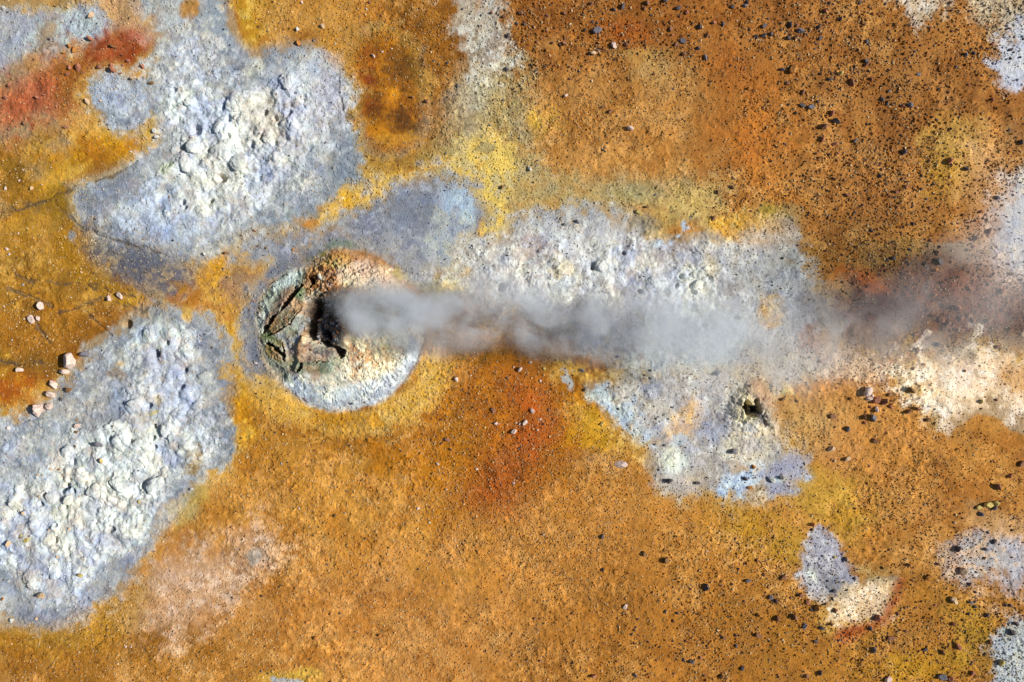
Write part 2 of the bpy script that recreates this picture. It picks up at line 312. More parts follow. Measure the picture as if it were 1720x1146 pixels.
# ---- lower middle crust, right of the orange
P([(186,178,172),(170,162,160),(202,198,194)], 14, 12, .95, '1000,640 1050,640 1100,630 1180,640 1250,640 1286,646 1290,680 1304,722 1330,750 1362,780 1375,815 1330,830 1290,828 1240,832 1205,826 1180,812 1150,828 1118,820 1096,790 1090,755 1060,735 1030,710 1010,680 985,650')
P([(232,178,80),(220,164,72),(240,196,110)], 9, 9, .92, '950,600 1000,612 1040,640 1000,650 960,640 930,640 925,620')
P([(190,204,216),(216,222,218),(170,184,206)], 5, 8, .92, '975,655 1000,640 1022,650 1032,672 1060,682 1080,710 1100,728 1108,748 1082,752 1060,735 1040,722 1022,700 1005,682 985,672')
P([(190,200,216),(206,210,214)], 4, 6, .9, '942,625 958,624 964,640 960,656 948,650')
P([(216,168,84),(200,150,66),(230,186,96)], 10, 9, .85, '1000,690 1030,712 1060,740 1090,760 1080,775 1040,755 1000,730 960,700 950,680 975,672')
P([(236,184,104),(226,176,110),(244,200,120)], 7, 7, .9, '1106,725 1130,700 1160,672 1185,680 1186,700 1172,730 1150,745 1130,748')
P([(180,194,212),(196,206,210)], 3, 6, .85, '1128,738 1140,722 1156,728 1166,740 1140,752 1124,750')
P([(140,136,140),(156,150,150)], 10, 9, .75, '1180,690 1220,670 1240,690 1225,730 1220,770 1180,770 1170,740')
E([(222,224,216),(236,236,216)], .9, .8, 1130, 776, 20, 22, 0)
E([(206,190,184),(190,178,170)], .8, .7, 1140, 815, 34, 12, 0)
P([(176,196,228),(160,176,212),(196,210,226)], 5, 8, .88, '1208,826 1225,805 1250,795 1285,780 1275,800 1262,820 1240,834')
P([(166,164,184),(178,174,190),(154,150,170)], 8, 8, .88, '1290,790 1310,765 1340,755 1362,775 1368,812 1340,830 1310,835 1290,822')
P([(176,200,232),(190,206,226)], 3, 7, .9, '1340,806 1352,795 1372,800 1374,815 1356,822 1342,830 1336,818')
E([(190,204,210),(176,190,206)], .9, .6, 1304, 806, 12, 9, 0)
P([(226,180,84),(214,166,60)], 3, 5, .85, '1345,818 1362,808 1366,824 1350,832')
P([(230,222,196),(216,206,190),(240,230,204)], 10, 8, .85, '1222,700 1232,660 1262,655 1290,700 1300,740 1290,760 1250,775 1215,770')
P([(208,162,100),(190,142,84)], 24, 12, .8, '1300,650 1340,650 1400,660 1440,700 1400,760 1340,745 1305,720 1292,690')
P([(222,208,140),(204,186,120),(230,220,170)], 5, 6, .8, '1308,652 1320,646 1336,654 1346,662 1330,670 1312,668')
P([(90,92,100),(110,108,108)], 6, 5, .6, '1296,662 1308,664 1314,690 1304,705 1296,690')
E([(200,196,196),(190,180,176)], .7, .7, 1302, 652, 12, 14, 0)
E([(200,150,90),(190,160,120)], .6, .7, 1240, 783, 20, 12, 0)
# ---- red-orange centre
P([(162,82,16),(170,90,16),(156,72,18)], 40, 14, .85, '855,610 890,620 920,660 940,700 950,740 900,770 870,800 840,850 790,850 810,800 850,760 860,700 845,650')
E([(188,92,30),(196,102,36)], .8, 1.0, 893, 672, 26, 20, 20)
E([(188,88,28),(184,92,32)], .8, 1.0, 896, 728, 26, 34, 30)
E([(170,84,26),(180,94,30)], .6, 1.0, 840, 810, 60, 44, -20)
E([(200,130,30),(186,116,24)], .7, .8, 720, 790, 60, 30, 0)
E([(214,160,44),(200,146,34)], .8, .8, 1000, 730, 30, 60, -40)
E([(190,142,34),(178,130,32)], .65, .9, 1250, 890, 60, 46, 10)
E([(208,162,62),(194,148,50)], .75, .95, 1395, 835, 76, 38, 0)
E([(200,156,60),(190,140,40)], .7, .8, 1430, 870, 50, 40, 0)
E([(180,134,40),(190,146,50)], .7, .8, 1330, 920, 50, 34, 0)
E([(200,150,36),(188,136,30)], .7, .8, 1530, 1120, 70, 26, 0)
E([(190,146,50),(180,136,50)], .7, .8, 1640, 1060, 40, 60, -20)
# halo of the mound apron
P([(232,184,92),(240,196,110),(216,166,66)], 12, 8, .9, '440,640 480,660 520,690 580,700 640,690 690,650 720,600 740,590 745,640 700,700 640,725 560,720 500,700 450,680 425,660')
P([(192,130,26),(180,120,20)], 8, 7, .8, '520,690 560,700 620,702 640,705 610,718 540,712')
E([(216,160,60),(200,150,60)], .7, .8, 450, 670, 36, 24, 30)
# ---- right side
P([(84,46,36),(74,42,38),(104,58,38)], 30, 16, .97, '1380,500 1440,460 1500,430 1580,410 1640,410 1700,430 1760,430 1760,570 1680,580 1600,590 1540,580 1470,600 1410,590 1380,550')  # shadow of the steam plume, painted into the ground as dark plum brown
E([(186,98,42),(172,86,36)], .7, 1.0, 1452, 468, 34, 18, 30)
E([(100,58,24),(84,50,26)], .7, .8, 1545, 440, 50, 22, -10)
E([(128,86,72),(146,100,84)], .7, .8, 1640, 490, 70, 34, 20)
P([(216,184,166),(196,166,146),(226,196,170)], 18, 12, .7, '1380,600 1440,590 1520,600 1560,620 1500,640 1420,640 1380,640')
P([(250,222,194),(246,212,180),(252,232,212)], 18, 18, .97, '1520,615 1560,600 1620,590 1660,596 1720,600 1760,605 1760,730 1700,725 1680,700 1640,690 1620,700 1580,722 1565,690 1530,660 1510,640')
P([(196,140,70),(180,124,56)], 14, 14, .8, '1690,610 1760,620 1760,690 1700,670 1670,640')
P([(180,120,50),(170,110,50)], 14, 14, .8, '1620,700 1650,690 1672,720 1640,760 1600,750')
P([(210,206,214),(196,198,210),(220,210,204)], 18, 12, .93, '1690,320 1720,300 1790,290 1790,480 1730,470 1700,450 1670,430 1660,380 1670,340')
P([(206,166,140),(190,146,118)], 16, 12, .55, '1590,400 1630,370 1680,340 1690,370 1670,420 1680,460 1720,480 1700,500 1640,440')
P([(226,208,188),(236,220,204),(206,180,150)], 10, 14, .93, '1490,-30 1600,-30 1580,10 1560,26 1540,36 1520,14')
P([(206,190,166),(196,172,140)], 18, 16, .85, '1640,-30 1790,-30 1790,40 1740,70 1700,60 1680,30 1650,30')
P([(194,198,212),(206,206,214),(180,180,196)], 10, 12, .93, '1700,60 1730,40 1790,40 1790,160 1730,160 1700,148 1680,128 1684,100')
# small bottom right patches
P([(172,172,190),(156,156,172),(190,190,200)], 6, 8, .9, '1352,930 1372,890 1388,885 1410,895 1415,925 1435,955 1445,975 1440,1000 1425,1018 1408,1015 1390,1000 1365,985 1350,955')
E([(214,218,212),(226,228,220)], .95, .6, 1366, 968, 10, 20, -30)
E([(100,104,116),(120,120,128)], .5, .7, 1400, 980, 26, 18, 20)
P([(180,160,110),(190,160,100)], 10, 8, .7, '1440,940 1500,960 1520,975 1490,980 1450,980')
P([(242,214,180),(232,196,156),(248,226,200)], 6, 8, .95, '1408,1018 1428,1000 1450,985 1480,975 1508,968 1506,990 1492,1015 1480,1035 1450,1042 1410,1050')
P([(178,84,32),(168,80,30),(186,104,48)], 7, 3, .95, '1504,972 1524,968 1522,990 1505,1020 1490,1045 1465,1060 1440,1072 1412,1080 1404,1068 1420,1055 1455,1050 1482,1040 1495,1012')
E([(226,170,84),(214,160,80)], .7, .6, 1425, 1050, 22, 6, 0)
P([(184,184,196),(196,192,196),(206,180,160)], 14, 12, .85, '1600,900 1650,880 1720,890 1790,880 1790,1010 1720,1000 1690,1000 1650,980 1610,980 1590,940')
E([(226,180,150),(216,170,130)], .7, .8, 1606, 940, 16, 26, 0)
E([(206,160,110),(196,150,96)], .7, .8, 1680, 880, 60, 24, 10)
P([(190,196,200),(206,210,208),(170,176,186)], 8, 10, .93, '1700,1052 1720,1040 1790,1030 1790,1180 1680,1180 1672,1140 1684,1110 1672,1085')
# creases: thin dark lines where water runs
CRACKS = ['0,352 30,348 60,340 100,322 125,318 170,300 225,278 262,252', '90,340 110,358 130,378 150,388 190,402 240,416 290,432', '10,460 60,470 110,474 150,480 200,494 230,502',
 '100,522 150,514 190,505 240,522 270,512', '150,528 170,548 190,566', '1700,1000 1690,980', '60,545 90,570', '20,486 60,500 90,512', '574,120 573,150 578,185 590,194', '0,604 40,612 70,606']
STREAK = ['780,240 800,205 830,175', '735,275 760,250 785,232']
# ---- the mound
P([(152,150,156),(140,138,146),(168,164,166)], 9, 6, .95, '530,392 600,388 660,400 715,430 740,470 720,486 690,480 650,445 610,428 560,412 530,420')
MOUND_FROM = len(L)
MOUND = poly('434,539 439,583 450,618 476,641 499,664 523,681 557,688 599,687 636,675 672,649 696,615 709,583 714,557 701,505 675,473 649,442 609,426 567,416 541,427 520,446 486,458 452,476 438,505')
P([(206,182,156),(190,164,140),(222,202,176)], 6, 6, 1, '434,539 439,583 450,618 476,641 499,664 523,681 557,688 599,687 636,675 672,649 696,615 709,583 714,557 701,505 675,473 649,442 609,426 567,416 541,427 520,446 486,458 452,476 438,505')
P([(182,186,196),(168,172,184),(196,200,206)], 6, 4, .97, '476,641 499,664 523,681 557,688 599,687 636,675 672,649 696,615 709,583 690,560 680,585 655,610 625,630 596,645 560,648 520,640 500,632')
P([(206,216,224),(190,200,216),(224,226,222)], 7, 6, .92, '480,632 510,630 560,648 600,645 640,630 650,640 620,660 580,672 540,672 510,664 490,650')
P([(220,216,204),(206,200,190),(230,220,200)], 8, 7, .9, '500,622 560,628 600,610 620,620 600,645 560,650 520,645')
P([(236,210,170),(226,186,140),(240,226,196)], 9, 7, .92, '585,575 640,560 680,560 680,600 640,635 600,640 575,615 585,595')
E([(196,140,90),(176,120,76)], .8, .6, 606, 598, 16, 22, 20)
E([(224,190,110),(214,180,90)], .8, .6, 652, 580, 9, 7, 0)
P([(206,166,118),(176,116,62),(226,200,166)], 7, 7, .95, '520,446 541,427 567,416 609,426 649,442 662,470 640,490 600,500 560,505 530,500 512,480')
P([(226,206,184),(206,180,160),(214,190,150)], 7, 7, .8, '560,450 610,430 650,450 665,475 620,490 575,480')
P([(170,170,96),(196,150,84)], 5, 6, .75, '545,430 590,420 600,445 570,462 545,450')
P([(150,96,50),(130,84,44),(190,140,84)], 5, 6, .85, '512,452 530,446 548,470 545,490 520,500 508,485')
E([(212,176,60),(196,160,60)], .8, .6, 546, 426, 9, 3, -40)
P([(150,158,144),(132,142,122),(184,190,180)], 7, 6, .95, '436,540 440,505 455,478 486,460 512,452 518,470 505,490 480,515 460,540 446,560')
P([(206,214,206),(190,200,190)], 6, 6, .8, '455,480 480,462 505,458 512,475 490,480 470,490')
P([(200,206,196),(214,216,206)], 5, 4, .85, '430,540 440,520 452,540 446,560 436,560')
P([(128,102,88),(160,126,106),(96,82,70)], 4, 5, .8, '470,490 495,480 500,490 478,515 455,545 447,552 450,535 465,510')
P([(138,118,84),(160,126,84),(108,106,76)], 4, 4, .95, '478,522 500,505 520,505 516,520 500,535 478,555 456,566 446,560 462,540')
E([(110,140,96),(130,150,110)], .85, .6, 503, 500, 14, 10, -40)
E([(206,170,140),(190,150,120)], .8, .6, 502, 510, 9, 6, 0)
P([(158,164,160),(170,172,182),(138,150,138)], 4, 4, .95, '466,566 490,550 506,528 516,526 520,545 512,565 506,580 504,600 505,612 495,615 486,600 482,575 472,568')
E([(150,120,100),(170,150,130)], .8, .6, 497, 562, 9, 6, 0)
P([(120,134,84),(104,126,80)], 5, 5, .9, '440,562 456,566 470,568 480,575 470,585 455,575 444,572')
P([(172,176,160),(160,168,150),(150,150,120)], 6, 4, .9, '442,575 455,572 478,580 486,600 495,615 480,622 460,618 446,600')
P([(150,124,84),(170,136,96),(130,110,60)], 3, 3, .95, '450,577 462,584 474,596 476,607 462,602 450,596 446,588')
E([(112,100,54),(130,116,60)], .8, .6, 471, 577, 8, 7, 30)
P([(116,132,108),(130,146,120),(104,122,98)], 5, 5, .95, '488,600 500,592 505,612 520,606 545,606 572,596 580,590 584,605 572,618 560,628 545,630 520,622 500,624 488,614')
P([(150,146,132),(136,140,120)], 5, 4, .85, '460,612 485,615 495,640 480,640 462,625')
P([(164,130,110),(150,116,96),(184,156,140)], 4, 4, .95, '508,575 514,560 522,545 526,570 545,578 570,588 578,596 570,600 550,602 525,608 507,606 503,590')
P([(190,156,116),(160,116,74),(210,180,140)], 3, 4, .9, '512,560 520,540 526,572 520,580 506,580')
P([(104,100,104),(124,116,116)], 4, 4, .8, '528,582 550,580 575,590 570,600 545,600 530,596')
E([(112,96,76),(140,116,90)], .8, .7, 505, 620, 12, 6, 0)
E([(176,200,220),(190,206,216)], .5, .7, 490, 455, 12, 6, -20)
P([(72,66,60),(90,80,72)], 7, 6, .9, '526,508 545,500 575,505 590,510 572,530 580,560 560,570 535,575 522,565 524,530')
P([(160,160,166),(120,116,116),(190,184,180)], 3, 5, .85, '534,550 548,545 570,540 578,560 590,580 570,580 545,572 535,572')
P([(112,124,106),(122,130,112)], 8, 6, .85, '545,412 562,404 585,402 598,410 590,418 570,412 552,420')
E([(96,110,84),(110,116,96)], .6, .8, 530, 430, 26, 8, -35)
# ---- small vent
SMALLV = poly('1218,690 1228,662 1250,648 1280,646 1302,665 1312,700 1306,740 1280,762 1245,765 1222,745 1214,715')
P([(210,184,150),(196,170,140)], 26, 30, .6, '1218,690 1228,662 1250,648 1280,646 1302,665 1312,700 1306,740 1280,762 1245,765 1222,745 1214,715')
P([(250,230,176),(240,214,164),(252,240,206)], 7, 10, 1, '1228,720 1232,695 1240,675 1254,660 1264,668 1266,690 1258,720 1248,735 1236,735')
P([(190,146,112),(176,134,104)], 6, 5, .7, '1254,650 1270,638 1290,648 1296,668 1290,690 1276,672 1262,664')
P([(36,30,26),(46,38,32)], 3, 4, 1, '1248,675 1256,671 1261,682 1260,696 1252,694 1246,686')  # shade inside the vent holes, painted as near-black colour
P([(42,34,28),(54,44,36)], 3, 5, .95, '1255,680 1266,676 1272,692 1262,699 1256,694')  # hole shade painted dark between the two openings
P([(48,44,42),(70,64,60)], 3, 6, .95, '1262,674 1270,670 1278,690 1286,705 1292,718 1284,714 1272,705 1264,690')  # painted shade of the second hole, running into its dark rubble tail
E([(206,200,196),(190,180,176)], .8, .6, 1258, 721, 10, 7, 0)

CR = []   # crusted areas: (softness, bump height, points)
def CP(soft, a, pts): CR.append((soft, a, poly(pts)))
CP(16, 1.0, '300,150 350,140 400,140 440,150 470,130 495,122 515,150 520,200 512,240 495,265 470,300 440,340 400,375 330,390 290,370 250,345 240,320 275,285 295,250 285,210 278,180')
CP(16, .35, '160,160 225,130 262,150 275,60 330,20 390,60 440,100 500,80 560,110 580,190 590,240 520,340 400,410 300,425 150,385 125,345 270,255')
CP(12, 1.0, '215,560 250,540 300,550 325,580 330,640 350,690 355,740 320,785 290,830 255,870 240,915 190,930 150,985 110,1010 60,1000 10,950 -30,900 -30,860 40,830 80,790 110,740 150,715 200,700 205,655 225,625 215,600')
CP(14, .35, '0,730 60,700 130,640 190,560 260,525 340,540 385,600 380,740 300,860 210,990 90,1045 -40,1030')
CP(16, .7, '800,420 850,400 920,400 960,430 1000,410 1060,400 1110,430 1160,440 1215,480 1230,510 1200,540 1120,530 1060,500 960,500 880,500 800,470')
CP(16, .3, '760,440 820,390 960,350 1100,400 1330,400 1360,500 1250,560 1100,640 1000,600 800,520')
CP(14, .45, '1000,650 1080,640 1200,650 1290,700 1300,760 1200,800 1100,740')
L = [(k, cs, soft*(1.6 if i < MOUND_FROM and k == 'P' and soft >= 5 else 1), amp*(.4 if i >= MOUND_FROM and k == 'P' else 1), op, geo, ms) for i, (k, cs, soft, amp, op, geo, ms) in enumerate(L)]
BASE = [(198,138,66),(182,120,50),(214,156,86)]
def ground_colour(g):
    H, W = len(g.ys), len(g.xs)
    C = np.empty((H, W, 3), np.float32)
    def mixc(cs, J, I, ms=1.0):
        a = alb(cs[0]); b = alb(cs[1]) if len(cs) > 1 else a
        t = sstep(-0.5, 0.5, g.N3[J, I]*1.2)[..., None]
        c = a+(b-a)*t
        if len(cs) > 2:
            t2 = sstep(0.05, 0.5, g.N4[J, I]*0.8+g.N1[J, I]*0.7)[..., None]
            c = c+(alb(cs[2])-c)*t2
        return c
    full = (slice(0, H), slice(0, W))
    C[:] = mixc(BASE, *full)
    tone = fbm(g.xs, g.ys, 190, 6, 81, .66); hue = fbm(g.xs, g.ys, 120, 5, 82, .6)
    C *= 1+tone[..., None]*np.array([.22, .27, .34], np.float32)
    C *= 1+hue[..., None]*np.array([.02, -.03, -.20], np.float32)
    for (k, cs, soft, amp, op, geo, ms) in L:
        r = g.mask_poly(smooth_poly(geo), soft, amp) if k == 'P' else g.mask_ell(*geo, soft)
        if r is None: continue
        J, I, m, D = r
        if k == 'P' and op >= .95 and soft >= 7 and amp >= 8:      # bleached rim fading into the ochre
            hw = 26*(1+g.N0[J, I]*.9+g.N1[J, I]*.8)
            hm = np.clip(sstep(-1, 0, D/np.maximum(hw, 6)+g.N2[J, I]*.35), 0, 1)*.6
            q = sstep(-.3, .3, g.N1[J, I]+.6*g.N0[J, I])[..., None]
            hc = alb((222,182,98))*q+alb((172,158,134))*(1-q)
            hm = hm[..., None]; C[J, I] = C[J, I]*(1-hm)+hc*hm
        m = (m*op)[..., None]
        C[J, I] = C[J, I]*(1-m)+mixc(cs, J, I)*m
    # darker colour along the little run-off creases
    for ln in CRACKS:
        Pn = poly(ln); x0, y0 = Pn.min(0)-12; x1, y1 = Pn.max(0)+12; J, I = g.box(x0, y0, x1, y1)
        if J.stop-J.start < 1 or I.stop-I.start < 1: continue
        X, Y = np.meshgrid(g.xs[I].astype(np.float32)+g.N2[J, I].mean(0)*0, g.ys[J].astype(np.float32))
        d, _ = dist_line(Pn, X+g.N1[J, I]*9, Y+g.N1[J, I]*6+g.N2[J, I]*5)
        m = ((1-sstep(0.3, 3.4, d+g.N4[J, I]*2.5+g.N3[J, I]*2.2))*0.6)[..., None]
        C[J, I] = C[J, I]*(1-m)+alb((84,76,70))*m
    C *= np.array([1.02, 1.05, 1.0], np.float32)
    # the white crust is mottled cream, lilac and grey
    r_ = np.zeros((H, W), np.float32)
    for soft, a, pts in CR:
        q = g.mask_poly(smooth_poly(pts), soft+6, 8)
        if q is not None: J, I, m, _ = q; r_[J, I] = np.maximum(r_[J, I], m*(.25+.75*min(1, a)))
    ma = fbm(g.xs, g.ys, 30, 5, 71, .6); mb = fbm(g.xs, g.ys, 18, 5, 72, .62); mc = fbm(g.xs, g.ys, 44, 5, 73, .6)
    fl = sstep(-.02, .16, fbm(g.xs, g.ys, 11, 5, 75, .72)+.35*fbm(g.xs, g.ys, 60, 2, 76))
    k = (fl*r_*.42)[..., None]; C = C*(1-k)+alb((230,232,232))*k
    k = ((1-fl)*r_*.22)[..., None]; C = C*(1-k)+alb((158,146,148))*k
    for msk, cc in ((sstep(.12, .5, ma), (238,238,226)), (sstep(.2, .6, -ma), (152,154,168)), (sstep(.18, .55, mb), (206,190,178)), (sstep(.22, .6, mc), (178,192,222)), (sstep(.4, .7, -mb)*sstep(.0, .3, mc), (150,132,116))):
        k = (msk*r_*.5)[..., None]; C = C*(1-k)+alb(cc)*k
    # fine mineral mottling that belongs to the soil itself
    n = g.N4*0.5+fbm(g.xs, g.ys, 5, 3, 9, 0.7)*0.6
    mo = g.mask_poly(smooth_poly(MOUND), 10, 3)
    if mo is not None:
        J, I, m, _ = mo; a1 = fbm(g.xs, g.ys, 13, 4, 77, .65)[J, I]; a2 = fbm(g.xs, g.ys, 20, 4, 78, .65)[J, I]
        for msk, cc in ((sstep(.1, .45, a1), (238,220,190)), (sstep(.15, .5, a2), (196,142,96)), (sstep(.2, .55, -a1), (160,140,128)), (sstep(.3, .6, -a2), (190,196,170))):
            k = (msk*m*sstep(14, 50, _)*.42)[..., None]; C[J, I] = C[J, I]*(1-k)+alb(cc)*k
    gm = .4+.85*sstep(-.5, .5, fbm(g.xs, g.ys, 95, 4, 91)); C *= (1+0.30*n*gm)[..., None]
    n2 = fbm(g.xs, g.ys, 22, 4, 12, 0.6)
    C *= (1+n2[..., None]*np.array([0.10, 0.06, -0.06], np.float32))
    # beyond the surveyed ground the sheet goes on as plain ochre
    ox = np.maximum(0, np.maximum(-300-g.xs, g.xs-2020)); oy = np.maximum(0, np.maximum(-300-g.ys, g.ys-1446))
    wf = sstep(0, 260, np.hypot(ox[None, :], oy[:, None])).astype(np.float32)[..., None]
    C = C*(1-wf)+alb((186,128,60))*wf
    return np.clip(C, 0.01, 0.92)
# ------------------------------------------------------------ relief (metres)
DOMES = '''322,178,7,.10 393,178,18,.22 404,201,10,.16 415,199,13,.14 372,217,15,.2 327,249,16,.24 374,255,21,.22 406,276,21,.26 315,276,18,.24 441,214,9,.16 452,235,10,.16 430,198,11,.14 441,179,10,.12 486,140,16,.18 463,158,6,.12 455,215,9,.12 503,203,12,.14
345,276,12,.14 320,290,12,.16 343,356,14,.2 380,355,10,.16 285,355,10,.12 306,300,12,.16 330,325,14,.18 345,320,10,.14 258,370,9,.1 441,356,11,.12 500,125,18,.08 470,180,14,.12 485,215,12,.14 515,185,10,.1 365,300,12,.16 296,320,12,.14 352,185,12,.12 343,205,10,.12 424,235,10,.12 440,262,12,.14 468,262,12,.12
233,676,14,.2 258,664,14,.2 280,722,13,.2 240,745,20,.24 206,745,18,.22 173,746,11,.14 118,758,14,.16 280,793,11,.22 262,814,19,.22 206,813,20,.24 165,822,18,.2 315,745,11,.14 232,842,9,.12 90,836,11,.26 116,836,12,.22 25,842,9,.2 45,860,9,.18 88,905,14,.16 195,886,20,.2 180,858,15,.14 143,963,8,.14 97,960,14,.14 55,965,12,.12 95,885,12,.18 62,885,14,.18 150,900,16,.14 255,560,18,.2 290,562,14,.14 300,594,10,.14 344,631,13,.14 307,634,8,.14 318,660,12,.16 285,640,14,.14 140,790,14,.14 170,775,16,.14 115,795,12,.16 300,700,12,.14 330,700,12,.14 290,745,10,.14 130,870,14,.16 70,920,12,.14 110,925,12,.12 235,790,12,.14 315,590,14,.14 250,590,10,.1
1010,446,14,.2 985,456,8,.14 945,453,15,.18 870,482,13,.14 1100,475,17,.22 1170,480,14,.2 1130,490,12,.16 1060,410,12,.14 1185,470,10,.16 900,470,12,.14 1045,450,14,.14 1080,500,14,.16 830,455,12,.1 930,425,14,.08 1020,420,12,.12 1145,455,10,.12
1130,776,16,.1 1302,652,10,.16 1321,656,10,.16 1160,760,14,.07 1040,665,12,.1 1090,660,14,.12'''
PITS = '''334,221,7,.22 313,248,5,.2 371,300,9,.26 312,342,5,.2 356,338,5,.2 314,350,5,.16 387,200,5,.18 425,243,7,.2 463,240,4,.16 447,190,5,.14 296,153,5,.14 379,180,4,.12 385,232,4,.12 354,255,4,.14 440,232,5,.14 463,200,4,.12 488,190,4,.14
254,681,6,.22 261,716,5,.26 260,735,4,.24 263,750,3,.2 225,740,4,.14 190,736,4,.16 72,846,6,.3 78,830,5,.26 110,825,5,.26 120,805,5,.26 118,815,7,.34 128,824,6,.3 113,850,5,.16 107,840,5,.2 98,880,5,.16 100,905,5,.16 192,888,5,.16 193,810,4,.16 242,815,4,.12 307,650,5,.2 268,592,6,.2 218,545,6,.22 268,597,5,.16 286,576,4,.14 315,622,5,.16 128,775,5,.2
996,449,5,.22 841,482,7,.22 1144,465,5,.16 1165,490,5,.18 1048,425,4,.14 1075,490,5,.2 945,458,4,.1 1137,480,4,.12
1250,682,4,.4 1255,676,3,.35'''
def nums(s): return np.array([[float(v) for v in p.split(',')] for p in s.split()], np.float32)
# cracks and the chasm of the mound: (points, half width px, depth m)
MCR = [('512,479 506,486 497,496 487,508 477,520', 4.2, .62), ('470,524 462,536 455,546 446,558', 3.2, .55), ('451,577 460,582 470,589 478,597 481,605', 3.2, .5), ('477,574 480,586 483,600', 1.6, .22),
       ('512,522 504,528 494,543 480,552 466,560 452,565', 1.5, .16), ('513,611 509,618 505,625', 2.6, .3), ('523,465 530,478 526,486', 2.2, .2), ('560,486 548,494 540,500', 2.0, .25), ('530,606 545,609 556,605', 1.6, .12)]
MHOLE = [('532,501 542,501 546,514 541,524 538,534 536,546 535,560 536,572 526,575 520,563 518,549 524,536 527,522 529,510', 4.0, 1.15),
         ('543,553 550,547 557,558 564,570 557,573 547,567', 3.0, .7), ('538,571 552,568 564,577 577,584 586,588 581,600 572,595 560,586 544,580', 3.0, .62),
         ('551,511 561,512 565,527 557,538 549,530', 4.0, .7), ('524,463 530,466 534,478 526,480', 3, .3), ('512,556 524,552 524,568 514,566', 3.0, .3)]
SHOLE = [('1247,676 1254,670 1261,676 1262,688 1260,699 1252,697 1246,688', 1.6, .6), ('1262,673 1270,669 1276,679 1280,692 1272,695 1264,686', 2.4, .6), ('1255,679 1266,676 1272,692 1262,699 1255,695', 2.4, .5), ('1276,690 1284,700 1290,714 1284,716 1276,706 1270,696', 4, .16), ('1258,662 1262,664 1267,674 1263,674', 1.2, .3)]
